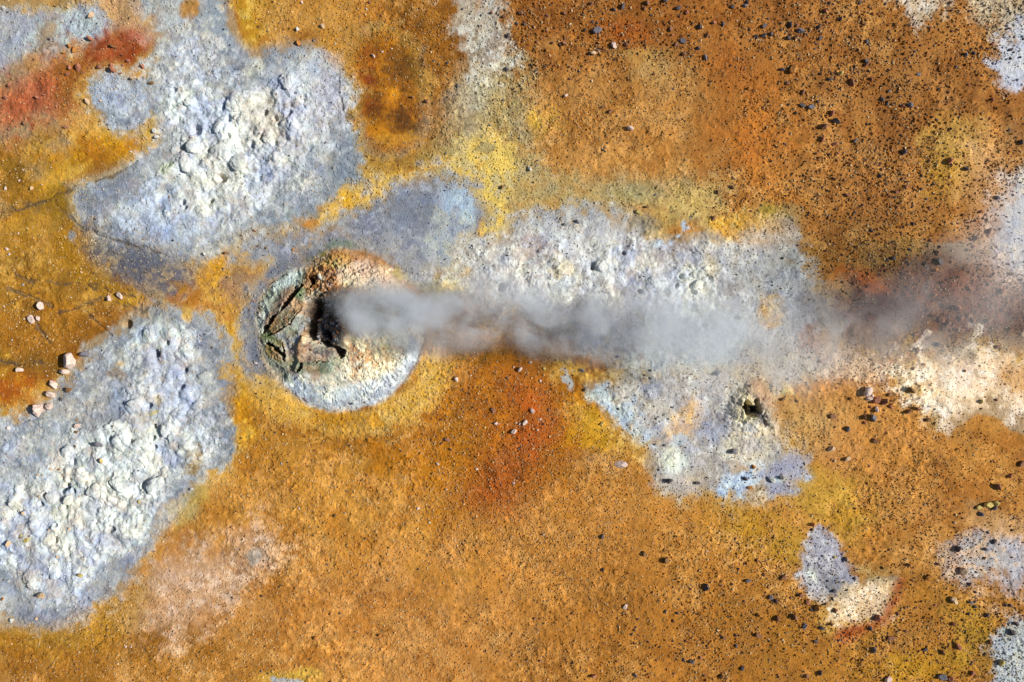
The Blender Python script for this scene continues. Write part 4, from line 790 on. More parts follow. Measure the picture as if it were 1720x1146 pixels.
for e in '''158/31/12/t 156/68/12/r 88/69/7/d 122/82/8/o 130/87/11/o 113/93/7/o 193/81/10/b 199/84/7/b 123/117/8/r 137/117/14/r 145/125/6/r 119/128/9/r 171/116/10/m 192/113/9/r 194/121/14/r 207/127/7/m 211/113/6/r 220/106/8/r 244/115/8/r 229/134/9/t 237/136/5/t 246/133/7/t 259/143/9/b 80/163/7/r 68/167/9/r 22/145/9/r 15/166/8/r 100/183/6/r 26/204/7/m 31/213/5/r 45/209/8/m 17/218/6/r 116/217/9/m 152/174/10/t 158/183/6/t 173/172/6/t 143/217/5/t 12/318/8/p 56/318/8/t 35/304/6/p 74/311/5/t 89/283/5/t 41/286/5/t 224/257/5/w 264/223/9/w 279/220/6/w 267/233/9/w 260/237/6/w 168/44/5/g 379/52/5/g 390/79/5/g 12/17/8/w 19/24/5/g 115/237/4/t 118/16/5/t 65/17/5/t 287/332/6/o 509/7/7/p 615/15/6/w 621/3/7/m 501/52/9/w 489/50/7/o 542/45/9/t 437/48/7/b 452/56/4/d 502/74/10/o 528/69/7/g 513/95/4/g 564/74/5/w 583/47/5/d 627/94/8/p 642/87/7/p 658/82/5/p 617/98/4/b 751/106/7/d 729/102/6/d 736/108/5/d 782/118/6/b 851/116/9/d 804/42/5/d 777/15/6/d 826/21/7/m 847/28/8/m 808/25/5/d 792/19/4/d 853/60/8/d 692/163/8/m 716/170/9/m 728/173/5/b 648/172/5/b 665/142/4/b 676/177/4/b 654/200/4/b 769/145/6/g 823/211/7/g 832/239/6/g 846/168/6/g 749/258/5/g 733/268/4/g 584/267/4/g 546/239/5/g 541/220/4/g 498/157/6/g 560/282/6/t 553/207/4/b 592/127/5/t 854/333/5/d 843/315/9/b 748/320/5/g 752/314/5/p 1046/12/11/d 1031/17/9/d 925/9/6/m 928/6/5/m 993/7/9/m 875/23/9/m 899/13/5/m 948/23/9/m 944/34/5/m 881/41/7/d 868/40/7/d 891/51/5/d 980/23/4/m 1087/7/10/m 1082/16/8/m 1092/28/6/d 1117/4/12/d 1137/17/11/d 1151/24/9/r 1140/30/7/r 1228/15/9/d 1249/13/10/g 1253/7/8/d 1183/16/4/m 1188/35/5/m 1197/42/9/r 1002/54/16/g 994/39/7/d 1003/40/7/d 948/74/9/m 949/66/6/m 918/53/6/m 902/71/7/m 928/73/7/m 966/52/8/o 977/57/4/o 1007/73/8/o 995/91/10/t 1031/78/10/p 1051/77/8/m 1058/37/5/m 1075/40/7/r 1113/39/6/d 1126/52/10/m 1134/53/6/m 1128/62/7/r 1145/72/11/g 1162/43/7/d 1173/49/12/d 1171/84/8/d 1185/63/8/m 1213/44/8/d 1281/47/10/d 1281/62/10/d 1268/65/9/d 1288/34/6/d 1260/52/6/o 1247/63/8/o 1134/78/8/m 1183/98/11/g 1147/94/9/m 957/114/7/m 961/117/6/m 943/118/5/m 902/116/6/m 883/117/5/m 923/110/4/m 984/128/5/d 957/134/7/m 994/137/6/t 950/162/8/p 974/163/5/m 999/119/5/m 1015/114/6/o 1008/151/4/o 896/147/5/r 1096/127/7/m 863/150/6/d 1012/181/7/m 1025/188/10/m 1036/196/6/d 1027/172/6/y 1034/164/5/m 1043/160/5/d 1057/217/11/p 1129/151/5/g 1138/162/4/r 1020/241/5/d 1014/253/6/d 1006/235/4/t 1009/203/4/m 1088/246/4/d 1151/225/3/d 1257/150/9/o 1196/236/6/r 888/191/4/d 890/284/9/w 901/278/4/g 873/232/4/g 872/303/4/g 930/295/4/w 963/304/4/w 936/275/4/t 1123/310/7/y 1102/327/7/g 1230/314/9/b 1207/322/9/b 1174/315/6/b 1199/366/12/m 1087/348/8/b 1072/357/10/y 1201/348/7/b 1262/354/6/m 1234/353/5/m 1129/356/4/d 1023/354/4/d 947/377/6/d 970/373/9/g 943/366/5/g 1237/328/6/m 1222/342/5/m 1442/6/8/d 1459/13/7/m 1466/24/8/o 1453/23/5/m 1392/7/7/d 1422/12/4/d 1385/20/9/r 1396/23/5/m 1411/33/9/d 1388/38/7/m 1374/47/9/d 1326/44/12/d 1338/44/8/m 1343/53/12/g 1353/59/7/d 1322/66/11/d 1336/65/9/m 1293/60/8/d 1300/61/6/o 1377/65/8/g 1368/72/6/d 1368/83/7/d 1372/75/5/d 1456/69/8/g 1461/72/5/d 1430/62/7/m 1397/53/6/m 1353/38/6/m 1515/34/5/m 1504/42/8/o 1528/42/8/t 1563/47/7/m 1598/18/7/d 1598/53/7/m 1494/66/6/m 1537/86/6/g 1537/70/6/m 1623/91/8/g 1638/88/8/d 1651/78/6/m 1668/74/6/m 1700/82/8/d 1705/62/5/d 1708/31/4/d 1607/112/7/g 1667/127/5/d 1483/80/4/d 1329/118/15/o 1313/118/9/d 1342/99/6/d 1409/109/7/m 1412/123/10/y 1455/102/10/d 1456/108/9/m 1434/116/7/d 1443/120/5/d 1450/117/5/d 1432/137/16/m 1393/133/9/d 1544/124/12/g 1529/136/7/m 1464/132/8/m 1556/143/5/m 1627/143/7/r 1650/137/6/o 1582/123/5/m 1349/155/9/m 1355/156/7/o 1313/150/7/m 1314/160/6/o 1321/140/8/m 1373/163/5/d 1374/171/7/d 1348/177/11/d 1363/180/12/g 1494/153/7/g 1483/166/9/g 1491/173/8/d 1500/175/7/m 1529/177/12/g 1517/177/8/r 1531/161/5/m 1594/155/7/m 1592/171/5/m 1587/170/5/m 1601/168/5/m 1622/172/6/m 1668/167/8/r 1693/160/8/m 1398/190/12/r 1404/204/15/d 1384/213/16/m 1374/225/5/m 1382/234/9/r 1404/241/12/r 1438/235/9/g 1317/223/5/m 1318/241/6/d 1325/243/4/d 1567/197/7/m 1575/201/7/d 1612/196/6/g 1650/200/5/m 1698/218/8/d 1716/239/9/d 1682/211/6/m 1624/245/5/d 1605/230/5/m 1502/207/5/m 1520/255/12/d 1531/248/8/m 1513/238/4/m 1465/249/5/m 1473/251/5/m 1493/243/5/m 1372/257/8/m 1376/265/7/m 1395/258/6/m 1410/257/6/r 1427/273/5/m 1596/271/12/r 1623/284/11/d 1620/262/6/r 1562/270/8/m 1646/275/5/m 1696/258/6/r 1473/273/8/m 1481/273/6/m 1483/283/7/m 1480/295/9/d 1469/283/5/m 1440/277/5/m 1415/293/6/r 1402/300/9/m 1383/314/7/d 1424/327/11/m 1568/294/5/m 1518/300/7/m 1523/312/9/r 1507/322/9/r 1494/327/7/m 1537/319/6/d 1550/317/8/d 1558/334/7/d 1563/349/8/m 1528/340/6/m 1496/342/7/m 1509/348/7/m 1573/309/6/m 1640/302/6/r 1649/303/5/m 1676/332/9/g 1647/356/9/r 1618/361/7/m 1436/357/8/d 1405/351/5/m 1535/376/7/d 1491/368/5/m 1696/373/5/g 1569/371/4/m 1381/351/5/o 34/393/5/p 15/419/7/p 19/428/8/p 2/451/6/p 43/479/6/w 107/385/5/t 168/432/4/t 108/454/4/t 141/458/5/t 124/500/5/t 187/502/10/p 206/498/12/p 76/515/12/p 58/536/13/p 70/536/9/p 45/536/5/t 37/499/5/t 185/549/5/w 93/547/4/t 139/548/3/t 25/571/6/w 197/574/6/w 38/621/10/p 11/515/5/p 124/607/26/p 146/595/15/g 114/624/16/p 94/645/15/p 91/663/14/p 121/654/14/b 106/670/8/d 70/688/20/p 87/682/16/p 19/719/8/p 53/706/6/g 135/714/9/p 133/705/7/o 133/725/8/b 34/734/4/w 71/724/4/w 83/631/4/w 175/589/4/d 344/427/9/w 380/425/9/b 293/405/6/d 318/508/7/o 363/461/4/b 428/388/7/m 347/562/6/g 358/584/6/d 377/525/4/b 428/506/5/r 370/481/6/o 173/746/14/g 978/622/9/g 874/620/9/p 891/609/7/p 863/617/5/p 767/637/9/p 791/631/5/p 829/689/10/m 852/635/6/d 916/658/5/d 914/619/8/y 907/640/7/p 895/690/9/p 922/689/7/m 833/711/7/p 838/712/4/p 873/712/7/p 882/710/9/p 867/710/5/p 908/704/6/p 931/705/6/r 862/725/10/p 903/722/6/p 752/738/10/m 815/718/6/y 818/674/4/d 741/705/7/m 741/745/7/m 757/755/6/d 846/726/4/y 778/693/4/d 872/753/5/d 778/653/4/d 1038/599/6/d 1042/637/4/d 1083/630/6/d 1093/623/7/d 1093/636/6/d 1018/617/4/d 981/655/8/d 1011/712/9/y 1039/687/7/d 1063/675/5/d 1128/684/5/d 1102/704/6/d 1108/708/5/d 1106/701/4/d 1084/704/5/d 1123/704/4/d 1100/747/5/d 1117/748/8/g 852/429/5/d 810/425/3/d 747/436/4/d 769/435/4/d 1276/481/5/d 1324/493/4/d 1360/503/6/d 1248/507/5/m 1248/515/4/m 1241/534/9/m 1376/518/8/m 1400/514/7/m 1380/557/4/m 1356/581/6/w 1324/596/5/t 1378/607/8/m 1207/627/12/g 1326/637/8/w 1259/648/6/d 1222/650/5/g 1248/629/5/d 1317/671/9/b 1399/700/12/m 1397/755/11/t 1404/775/8/t 1233/759/13/g 1132/685/7/w 1179/679/4/w 1220/688/4/d 1164/785/6/g 1125/807/14/d 1172/812/9/d 1106/789/7/d 1188/803/5/d 1253/805/9/d 1260/820/10/o 1298/807/14/w 1313/803/9/d 1267/785/9/o 1236/784/4/d 1406/652/6/m 1396/747/5/m 1340/412/5/d 1314/434/7/d 1387/422/8/m 1384/452/6/m 1423/418/5/m 1415/428/7/m 1528/419/7/d 1499/434/10/d 1490/436/7/d 1528/444/8/d 1503/454/6/m 1516/444/5/m 1564/404/7/m 1575/424/10/m 1578/440/13/d 1553/443/8/d 1559/449/8/d 1572/454/10/o 1638/401/12/m 1635/414/8/r 1625/420/6/m 1661/390/12/m 1712/401/5/d 1464/388/9/d 1583/475/9/m 1559/477/8/m 1568/496/12/m 1598/440/8/m 1620/451/7/m 1630/485/11/m 1648/445/8/m 1658/447/6/m 1699/460/9/m 1688/473/6/m 1668/463/4/m 1683/489/11/r 1716/470/8/m 1416/474/7/m 1359/504/5/d 1458/538/7/m 1505/529/6/m 1536/562/9/m 1607/517/12/r 1579/538/14/m 1591/544/9/m 1627/530/11/m 1613/535/11/r 1633/538/9/m 1684/521/9/m 1659/539/10/b 1694/554/10/r 1573/579/10/d 1593/583/6/m 1674/583/9/m 1539/588/9/m 1549/588/6/m 1532/619/8/m 1549/612/8/m 1618/623/6/m 1456/659/17/p 1466/665/8/p 1460/670/9/p 1472/672/14/r 1486/675/14/m 1463/684/8/r 1473/688/9/p 1497/684/9/r 1493/663/9/m 1529/655/14/b 1524/692/12/m 1539/686/11/m 1558/705/12/b 1569/710/5/m 1466/702/15/g 1453/701/10/m 1454/710/8/r 1425/721/11/g 1428/670/8/b 1553/655/5/b 1645/674/9/y 1644/686/6/m 1670/671/6/m 1652/667/4/m 1471/741/11/m 179/772/9/y 26/844/10/w 102/788/6/o 22/911/10/t 212/1086/6/p 222/1086/4/p 82/1097/5/b 24/1040/10/w 67/1036/6/t 118/1037/6/t 322/821/9/w 238/841/7/y 103/933/8/t 8/1005/8/o 17/974/8/w 143/963/10/y 78/997/14/t 45/860/8/t 42/897/6/y 52/905/10/y 70/832/6/t 88/788/6/t 106/793/5/w 68/797/6/t 76/797/5/t 44/799/5/w 88/888/6/t 123/886/6/t 137/832/6/t 735/779/8/p 801/788/7/p 726/795/6/b 750/822/6/p 703/853/8/p 503/854/6/p 582/825/5/d 563/866/8/b 580/862/6/t 842/815/5/d 473/779/5/w 615/904/6/b 550/948/5/d 703/956/5/d 653/975/6/m 439/1002/7/d 571/1031/7/b 554/1032/6/b 637/1068/9/o 531/1073/10/o 437/1129/6/d 831/961/5/m 722/877/5/w 1043/781/19/p 862/811/7/p 1012/901/9/d 1013/958/8/d 1120/941/12/b 1186/987/14/d 1256/976/12/g 1118/1028/8/d 1139/1031/8/d 1147/1030/5/d 1132/1044/8/m 1050/1020/9/p 1082/931/10/b 912/897/8/t 898/1042/7/m 962/1032/6/m 925/944/6/m 1062/1066/7/d 1068/1055/6/g 1162/1113/10/d 1149/1110/8/d 1178/1107/8/r 1218/1074/9/m 1238/1087/8/d 1275/1068/11/m 1248/1124/9/d 1213/1138/10/b 1185/1137/8/m 1133/1133/7/m 1067/1134/9/d 997/1136/11/r 1110/1088/7/m 1096/996/6/m 1161/990/7/m 1251/1012/7/m 1264/1029/6/m 1225/1037/6/m 1248/1036/5/m 1285/966/8/m 1273/943/8/m 1253/947/8/r 1231/954/6/m 1213/984/8/m 1231/982/6/m 1279/909/7/o 1256/918/5/m 1276/1034/10/o 1188/927/5/p 907/1112/7/m 1010/1119/5/m 1153/1079/7/m 1237/1069/8/m 1107/884/5/m 1425/772/10/t 1366/882/10/o 1367/891/7/b 1366/868/5/p 1439/856/7/m 1618/803/5/m 1642/851/11/y 1646/863/11/g 1657/847/15/y 1669/844/12/y 1668/852/9/g 1678/842/7/b 1673/816/14/m 1694/799/10/r 1712/779/12/m 1604/864/6/t 1602/877/8/t 1650/892/6/g 1658/894/7/g 1667/909/11/d 1655/922/9/g 1607/920/13/d 1615/958/12/t 1640/961/8/g 1662/957/4/d 1718/911/6/g 1495/924/6/m 1526/949/9/m 1535/954/6/m 1574/947/8/m 1482/954/8/b 1422/941/9/d 1418/945/5/d 1404/937/8/y 1430/920/5/d 1558/969/10/o 1532/975/7/m 1628/981/10/d 1602/1008/13/t 1639/995/7/d 1630/1012/9/g 1638/1012/7/d 1640/1020/8/d 1690/1017/8/d 1699/1018/9/d 1659/1034/11/d 1629/1032/7/d 1618/1042/8/m 1601/1049/9/r 1603/1027/6/m 1707/1048/9/d 1700/1062/14/d 1663/1079/9/m 1681/1112/12/y 1611/1087/14/r 1584/1096/11/m 1554/1092/9/d 1566/1101/6/m 1497/1072/12/m 1486/1076/8/m 1468/1092/12/d 1478/1113/7/m 1520/1060/8/m 1522/1022/6/m 1509/1031/8/m 1538/1022/6/m 1572/1017/7/r 1474/1038/12/r 1463/1056/9/d 1436/1044/6/m 1403/1027/10/m 1397/1049/9/m 1381/1055/10/d 1351/1053/12/g 1336/1037/12/m 1307/1040/11/m 1304/1011/9/d 1296/1005/10/g 1346/1001/10/m 1357/1013/9/r 1372/1022/14/o 1365/1025/8/d 1317/971/10/m 1370/1078/9/d 1414/1077/6/d 1378/1131/9/d 1356/1137/9/m 1492/1141/11/p 1583/1137/15/g 1596/1141/12/r 1634/1132/10/r 1437/973/8/d 1424/992/7/d 1402/994/9/d 545/539/8/g 557/537/6/y 554/548/5/o 560/551/5/y 567/554/10/o 566/545/9/g 522/537/10/w 543/467/11/w 570/532/5/t 537/562/9/w 575/590/9/d 581/598/8/d 436/526/6/p 431/610/8/p 434/413/6/m 447/417/7/b 492/419/6/o 493/425/5/p 553/560/7/g 548/570/6/w 559/524/6/g 530/588/6/b 564/530/6/b 540/548/6/g'''.split():
    a, b, c, d = e.split('/'); STONES.append((float(a), float(b), float(c), d))
order = sorted(range(len(STONES)), key=lambda i: -STONES[i][2]); THINGS = sorted(order[:300]); REST = order[300:]
HAND = {(124,607):'biggest pale pink boulder, on the edge of the lower left crust', (70,688):'large pale pink boulder with a black shadow, lowest left of the boulder row', (1043,781):'flat pale pink slab lying alone on orange gravel below the steam',
 (1456,659):'pale pink block at the top of the broken stone cluster, right side', (1002,54):'grey boulder with a long black shadow near the top edge', (1432,137):'large angular dark brown boulder with a black shadow, upper right',
 (1384,213):'rough crumbling dark brown boulder below left of the round black boulder', (114,624):'pale pink stone touching the underside of the biggest pink boulder', (87,682):'pale stone beside the lowest large pink boulder of the row',
 (1329,118):'big rounded orange brown boulder beside a small black stone, upper right', (1404,204):'round black boulder in the upper right touching a reddish stone', (146,595):'grey slab leaning beside the biggest pink boulder',
 (94,645):'pale pink stone third from the top of the boulder row', (91,663):'narrow pale pink stone in the middle of the boulder row', (121,654):'brown olive stone at the right of the boulder row', (1466,702):'pointed grey slab at the foot of the broken stone cluster',
 (1657,847):'greenish yellow stone in the middle of the close stone group, right edge', (1669,844):'greenish yellow stone at the right end of the close stone group', (1642,851):'greenish yellow stone at the left end of the close stone group',
 (1583,1137):'large grey stone at the bottom edge with a reddish one against it', (1596,1141):'reddish stone at the bottom edge against a large grey one', (137,117):'large reddish stone on the left end of the red stain', (194,121):'large reddish stone at the lower edge of the dark red stain',
 (173,746):'round grey lump on the smooth part of the lower left crust', (1125,807):'black stone with an orange top on the pale crust below the small vent', (1298,807):'whitish lump on the lilac patch below the small vent',
 (1579,538):'large dark brown stone seen through thin steam at the right', (1472,672):'long reddish stone in the middle of the broken stone cluster', (1486,675):'dark brown stone at the right of the broken stone cluster', (1529,655):'brown stone with a curved black shadow beside the cream patch',
 (78,997):'tan lump at the bottom of the lower left crust', (1186,987):'black blocky stone on orange gravel, lower middle right', (1256,976):'grey upright stone right of the black blocky stone', (1673,816):'long dark brown stone above the close stone group',
 (1700,1062):'long black stone at the lower right edge', (1611,1087):'reddish stone with a large black shadow, lower right', (1372,1022):'orange stone with a black one at its left, lower right', (1607,920):'large black stone on the pale patch near the right edge',
 (1602,1008):'tan stone with a big black shadow left of two grey stones', (58,536):'larger of two pale pink stones side by side on the left ochre', (70,536):'smaller of two pale pink stones side by side on the left ochre', (76,515):'pale pink stone just above the side by side pair on the left',
 (206,498):'flat pale pink stone on yellow earth above the lower left crust', (187,502):'upright pale pink stone left of the flat pink one on yellow earth', (1233,759):'long grey stone on the crust below the small vent', (158,31):'tan stone on the pale patch in the top left corner',
 (156,68):'square reddish stone on the pale patch in the top left corner', (1412,123):'yellowish stone with a long black shadow, upper right', (1544,124):'flat grey slab without a shadow, upper right', (1529,177):'round grey stone on the upper right gravel', (1596,271):'dark reddish stone on the yellow green stain',
 (1681,1112):'bright yellowish stone on the pale patch in the lower right corner', (1057,217):'pinkish stone with a long black shadow on bare tan gravel, upper middle', (567,554):'bright orange stone inside the dark chasm of the mound', (543,467):'long whitish stone on the crumbly top of the mound',
 (522,537):'round whitish stone on the left lip of the chasm', (179,772):'small yellow topped lump in the lower left crust', (893,284):'', (1199,366):'brown stone on the yellow patch above the middle crust', (1072,357):'yellow stone at the upper edge of the middle crust',
 (1399,700):'dark brown stone right of the small vent', (1397,755):'tan chip of stone below right of the small vent', (829,689):'brown stone alone on orange ground under the steam', (135,714):'upper pale stone of a small pile on the grey crust', (264,223):'upper whitish stone at the tip of the golden earth', (267,233):'lower whitish stone at the tip of the golden earth',
 (890,284):'whitish stone at the left edge of the tan gravel, above the middle crust', (1404,241):'round reddish stone below the round black boulder', (1398,190):'reddish stone above the round black boulder', (862,725):'pale pink stone on the red orange patch', (143,963):'yellowish lump near the lower right of the left crust'}
ANCH = [((124,607),'biggest pink boulder'), ((1043,781),'flat pink slab'), ((1456,659),'pale block of the stone cluster'), ((1002,54),'grey boulder near the top'), ((1432,137),'large angular brown boulder'), ((1329,118),'big orange brown boulder'),
 ((1404,204),'round black boulder'), ((1657,847),'close group of greenish stones'), ((1583,1137),'large grey stone at the bottom edge'), ((137,117),'large reddish stone on the red stain'), ((173,746),'round grey lump'), ((1125,807),'black stone with an orange top'),
 ((1579,538),'large brown stone in thin steam'), ((1529,655),'brown stone with a curved shadow'), ((1186,987),'black blocky stone'), ((1700,1062),'long black stone'), ((1611,1087),'reddish stone with a large shadow'), ((1372,1022),'orange stone at lower right'),
 ((1607,920),'large black stone on the pale patch'), ((1602,1008),'tan stone with a big shadow'), ((158,31),'tan stone in the top left corner'), ((1412,123),'yellowish stone with a long shadow'), ((1544,124),'flat grey slab'), ((1529,177),'round grey stone'),
 ((1596,271),'dark reddish stone on the yellow stain'), ((1681,1112),'bright yellowish stone'), ((1057,217),'pinkish stone with a long shadow'), ((543,467),'long white stone on the mound'), ((567,554),'orange stone in the chasm'), ((829,689),'lone brown stone under the steam'),
 ((570,553),'big steaming mound'), ((1262,690),'small vent'), ((220,95),'dark red stain'), ((640,160),'dark brown stain'), ((400,230),'upper left white crust'), ((120,850),'lower left white crust'), ((800,60),'pale streak at the top'),
 ((905,200),'small yellow stain, upper middle'), ((1298,515),'yellow spot beside the steam'), ((1620,650),'large cream patch'), ((1450,1010),'small cream patch'), ((1400,950),'small grey patch'), ((896,728),'red orange patch'), ((1330,800),'lilac patch'), ((58,536),'pair of pink stones'), ((1399,700),'dark stone right of the vent'), ((1256,976),'grey upright stone'),
 ((1199,366),'brown stone on yellow earth'), ((1468,1092),'lower right black stone near the bottom'), ((1012,901),'lone black stone, lower middle')]
HAND[(1468,1092)] = 'black stone near the bottom edge, between two brown ones at the lower right'
HAND[(1012,901)] = 'lone black stone on smooth orange gravel, lower middle'
DIRS = ['right of', 'above right of', 'above', 'above left of', 'left of', 'below left of', 'below', 'below right of']
SXY = np.array([s[:2] for s in STONES])
SCODE = np.array([s[3] for s in STONES])
cand = {i: [] for i in THINGS}
for (ax, ay), ph in ANCH:
    dx = SXY[:, 0]-ax; dy = ay-SXY[:, 1]; dist = np.hypot(dx, dy); sec = np.round(np.degrees(np.arctan2(dy, dx))/45).astype(int) % 8
    for k in range(8):
        for code in TONE:
            ids = [i for i in np.argsort(dist) if sec[i] == k and SCODE[i] == code and dist[i] > 3]
            for rank, i in enumerate(ids[:6]):
                if i in cand: cand[i].append((rank*60+dist[i], rank, ph, DIRS[k], (ax, ay)))
RANK = ['nearest', 'second nearest', 'third nearest', 'fourth nearest', 'fifth nearest', 'sixth nearest']
def stone_label(i):
    x, y, s, code = STONES[i]
    if HAND.get((int(x), int(y))): return HAND[(int(x), int(y))]
    c = sorted(cand[i])
    if not c: return None
    _, rank, ph, dr, _ = c[0]
    return '%s %s stone %s the %s' % (RANK[rank], TONE[code][1], dr, ph)
def stone_z(x, y):
    if 425 < x < 720 and 402 < y < 692 and sdf_poly(MOUND, np.array([[x]], np.float32), np.array([[y]], np.float32))[0, 0] > 2: return float(sample(mp.Z, x, y, mp.xs, mp.ys)[0])
    return float(height(x, y)[0])
rr = _r.Random(5)
used_labels = set()
for i in THINGS:
    x, y, s, code = STONES[i]
    o = add_obj('stone', stone_mesh(rr.randrange(12), code)); lab = stone_label(i)
    if lab is None or lab in used_labels: print('LABEL?', i, STONES[i], lab)
    used_labels.add(lab)
    if lab and len(lab.split()) > 16: print('LONG', lab)
    o['label'] = lab or 'small stone'; o['category'] = 'stone'; o['group'] = 'loose stones scattered over the ground'
    r = s*S*.5*(1.22 if code in 'pt' and s >= 9 else 1.04); fl = rr.uniform(.72, 1.0); tall = rr.uniform(1.0, 1.5)
    if code == 'g' and (int(x), int(y)) in ((1544,124),): tall = .35
    if (int(x), int(y)) == (1043,781): tall = .5
    o.scale = (r, r*fl, r*tall); o.rotation_euler = (rr.uniform(-.25, .25), rr.uniform(-.25, .25), rr.uniform(0, 6.28))
    if (int(x), int(y)) == (543,467): o.scale = (r*1.1, r*.6, r*.6); o.rotation_euler = (0, 0, -1.0)
    o.location = (wx(x), wy(y), stone_z(x, y)+r*tall*.32)

# ------------------------------------------------------------ gravel: everything too small and too many to count
gr = np.arange(-80, 1800, 4.0); gq = np.arange(-80, 1228, 4.0); DG = Grid(gr, gq)
DEN = np.full((len(gq), len(gr)), .44, np.float32); DARK = np.full_like(DEN, .06); BIG = np.full_like(DEN, .3)
def paint(A, v, soft, amp, pts):
    r = DG.mask_poly(smooth_poly(poly(pts)), soft, amp); J, I, m, _ = r; A[J, I] = A[J, I]*(1-m)+v*m
paint(DEN, .55, 60, 10, '840,-90 1820,-90 1820,340 1600,420 1340,420 1300,300 1240,160 1000,90 860,130')
paint(DARK, .15, 60, 10, '850,-90 1820,-90 1820,420 1340,420 1300,260 1220,120 1000,110 880,160')
paint(BIG, .95, 60, 10, '850,-90 1820,-90 1820,560 1340,480 1300,260 1220,120 1000,110 880,160')
paint(DEN, .5, 60, 10, '1380,640 1820,600 1820,1240 900,1240 950,1000 1250,900')
paint(DARK, .15, 60, 10, '1300,900 1820,760 1820,1240 950,1240 1050,1000')
paint(BIG, .65, 60, 10, '1180,920 1820,780 1820,1240 900,1240 1050,1000')
paint(DEN, .8, 40, 10, '580,60 860,-20 880,200 800,280 700,260 600,240')
paint(DEN, .9, 40, 10, '720,590 900,600 1000,700 1090,800 1000,1000 860,960 700,860 680,740')
paint(DARK, .05, 40, 10, '-90,160 160,160 260,500 160,560 60,720 -90,720')
for v, pts in [(.16, '270,-90 390,-30 440,90 555,98 580,185 606,275 500,380 350,442 125,350 264,254 160,200 250,130'), (.2, '-90,722 85,690 148,592 255,516 368,556 390,620 375,772 258,912 188,1002 90,1052 -90,1040'),
               (.12, '395,420 500,388 640,345 730,286 825,360 790,440 800,490 700,455 540,405 440,440'), (.18, '800,405 960,350 1085,372 1335,375 1372,485 1440,560 1350,640 1290,650 1300,740 1375,815 1205,826 1096,790 1010,680 1000,600 900,530 740,500'),
               (.12, '434,539 450,618 499,664 557,688 636,675 696,615 714,557 675,473 609,426 541,427 452,476'), (.2, '600,70 690,80 720,205 660,262 600,220'), (.12, '1690,320 1820,290 1820,480 1700,450 1660,380'), (.2, '-60,40 180,20 140,110 0,140'), (.25,'0,600 90,640 60,705 -60,720'), (.3,'440,380 500,385 480,440 330,500 330,460'),
               (.25, '1352,930 1388,885 1445,975 1508,968 1490,1015 1410,1050 1365,985'), (.25, '150,98 215,54 274,88 250,120 170,120'), (.25, '60,240 250,200 270,240 140,305'), (.2, '1700,50 1820,20 1820,170 1730,165 1690,150 1675,120'), (.15, '1510,610 1660,590 1820,600 1820,700 1700,690 1600,720 1560,690'), (.3, '1490,-40 1600,-40 1550,36'), (.3, '750,-40 830,10 850,110 790,140 760,60'), (.15, '375,560 412,560 425,700 385,760')]:
    paint(DEN, v, 8, 8, pts)
DEN *= np.clip(1+.9*DG.N1+.6*DG.N0+.5*DG.N2, .25, 2.2)
NG = 330000
gx_ = rng.uniform(-60, 1780, NG); gy_ = rng.uniform(-60, 1206, NG)
dn = sample(DEN, gx_, gy_, gr, gq); keep = rng.random(NG) < dn
gx_ = gx_[keep]; gy_ = gy_[keep]; n = len(gx_)
big = sample(BIG, gx_, gy_, gr, gq); dk = sample(DARK, gx_, gy_, gr, gq)
u = rng.random(n); sz = 1.15+.95*rng.random(n)+np.minimum((.55+.75*big)*(u**-0.42-1), 1.2+2.3*big)
inm = sdf_poly(MOUND, gx_[None].astype(np.float32), gy_[None].astype(np.float32))[0] > 0
gz = height(gx_, gy_); gz[inm] = sample(mp.Z, gx_[inm], gy_[inm], mp.xs, mp.ys)
gc = sample(GC, gx_, gy_)
isd = rng.random(n) < dk*np.clip((sz-1.6)/1.4, .12, 1)
isl = (~isd) & (rng.random(n) < .30)
f = rng.uniform(.72, 1.2, n)[:, None]; cc = gc*f
lt = alb((236,208,160)); cc[isl] = cc[isl]*.35+lt*rng.uniform(.55, 1.0, (isl.sum(), 1))*.62
dkc = np.array([alb((70,60,60)), alb((112,78,62)), alb((56,54,60)), alb((128,90,66))])[rng.integers(0, 4, isd.sum())]
cc[isd] = dkc*rng.uniform(.7, 1.2, (isd.sum(), 1))
# broken debris in the chasm
nv = 520; th = rng.uniform(0, 6.283, nv); ra = np.sqrt(rng.random(nv)); vx = 552+ra*np.cos(th)*30; vy = 540+ra*np.sin(th)*40
vc = np.array([alb(c) for c in ((150,148,156),(96,92,96),(150,112,76),(196,190,184),(110,116,132),(190,120,60))])[rng.integers(0, 6, nv)]
gx_ = np.concatenate([gx_, vx]); gy_ = np.concatenate([gy_, vy]); sz = np.concatenate([sz, rng.uniform(1.6, 6.0, nv)]); cc = np.concatenate([cc, vc]); gz = np.concatenate([gz, sample(mp.Z, vx, vy, mp.xs, mp.ys)])
# the listed smaller stones join the gravel at their places
rs = np.array([STONES[i][:3] for i in REST]); rc = np.array([alb(TONE[STONES[i][3]][0])*.85 for i in REST], np.float32)
gx_ = np.concatenate([gx_, rs[:, 0]]); gy_ = np.concatenate([gy_, rs[:, 1]]); sz = np.concatenate([sz, rs[:, 2]*.85]); cc = np.concatenate([cc, rc])
gz = np.concatenate([gz, [stone_z(a, b) for a, b in rs[:, :2]]]); n = len(gx_)
vars_ = np.stack([stone_shape(900+k, PV, .05, 7) for k in range(24)])
V = vars_[rng.integers(0, 24, n)]
V = V*(sz*S*.5)[:, None, None]*np.stack([np.ones(n), rng.uniform(.7, 1, n), rng.uniform(.8, 1.35, n)], 1)[:, None, :]
a = rng.uniform(0, 6.283, n); ca, sa = np.cos(a)[:, None], np.sin(a)[:, None]
X = V[..., 0]*ca-V[..., 1]*sa; Y = V[..., 0]*sa+V[..., 1]*ca
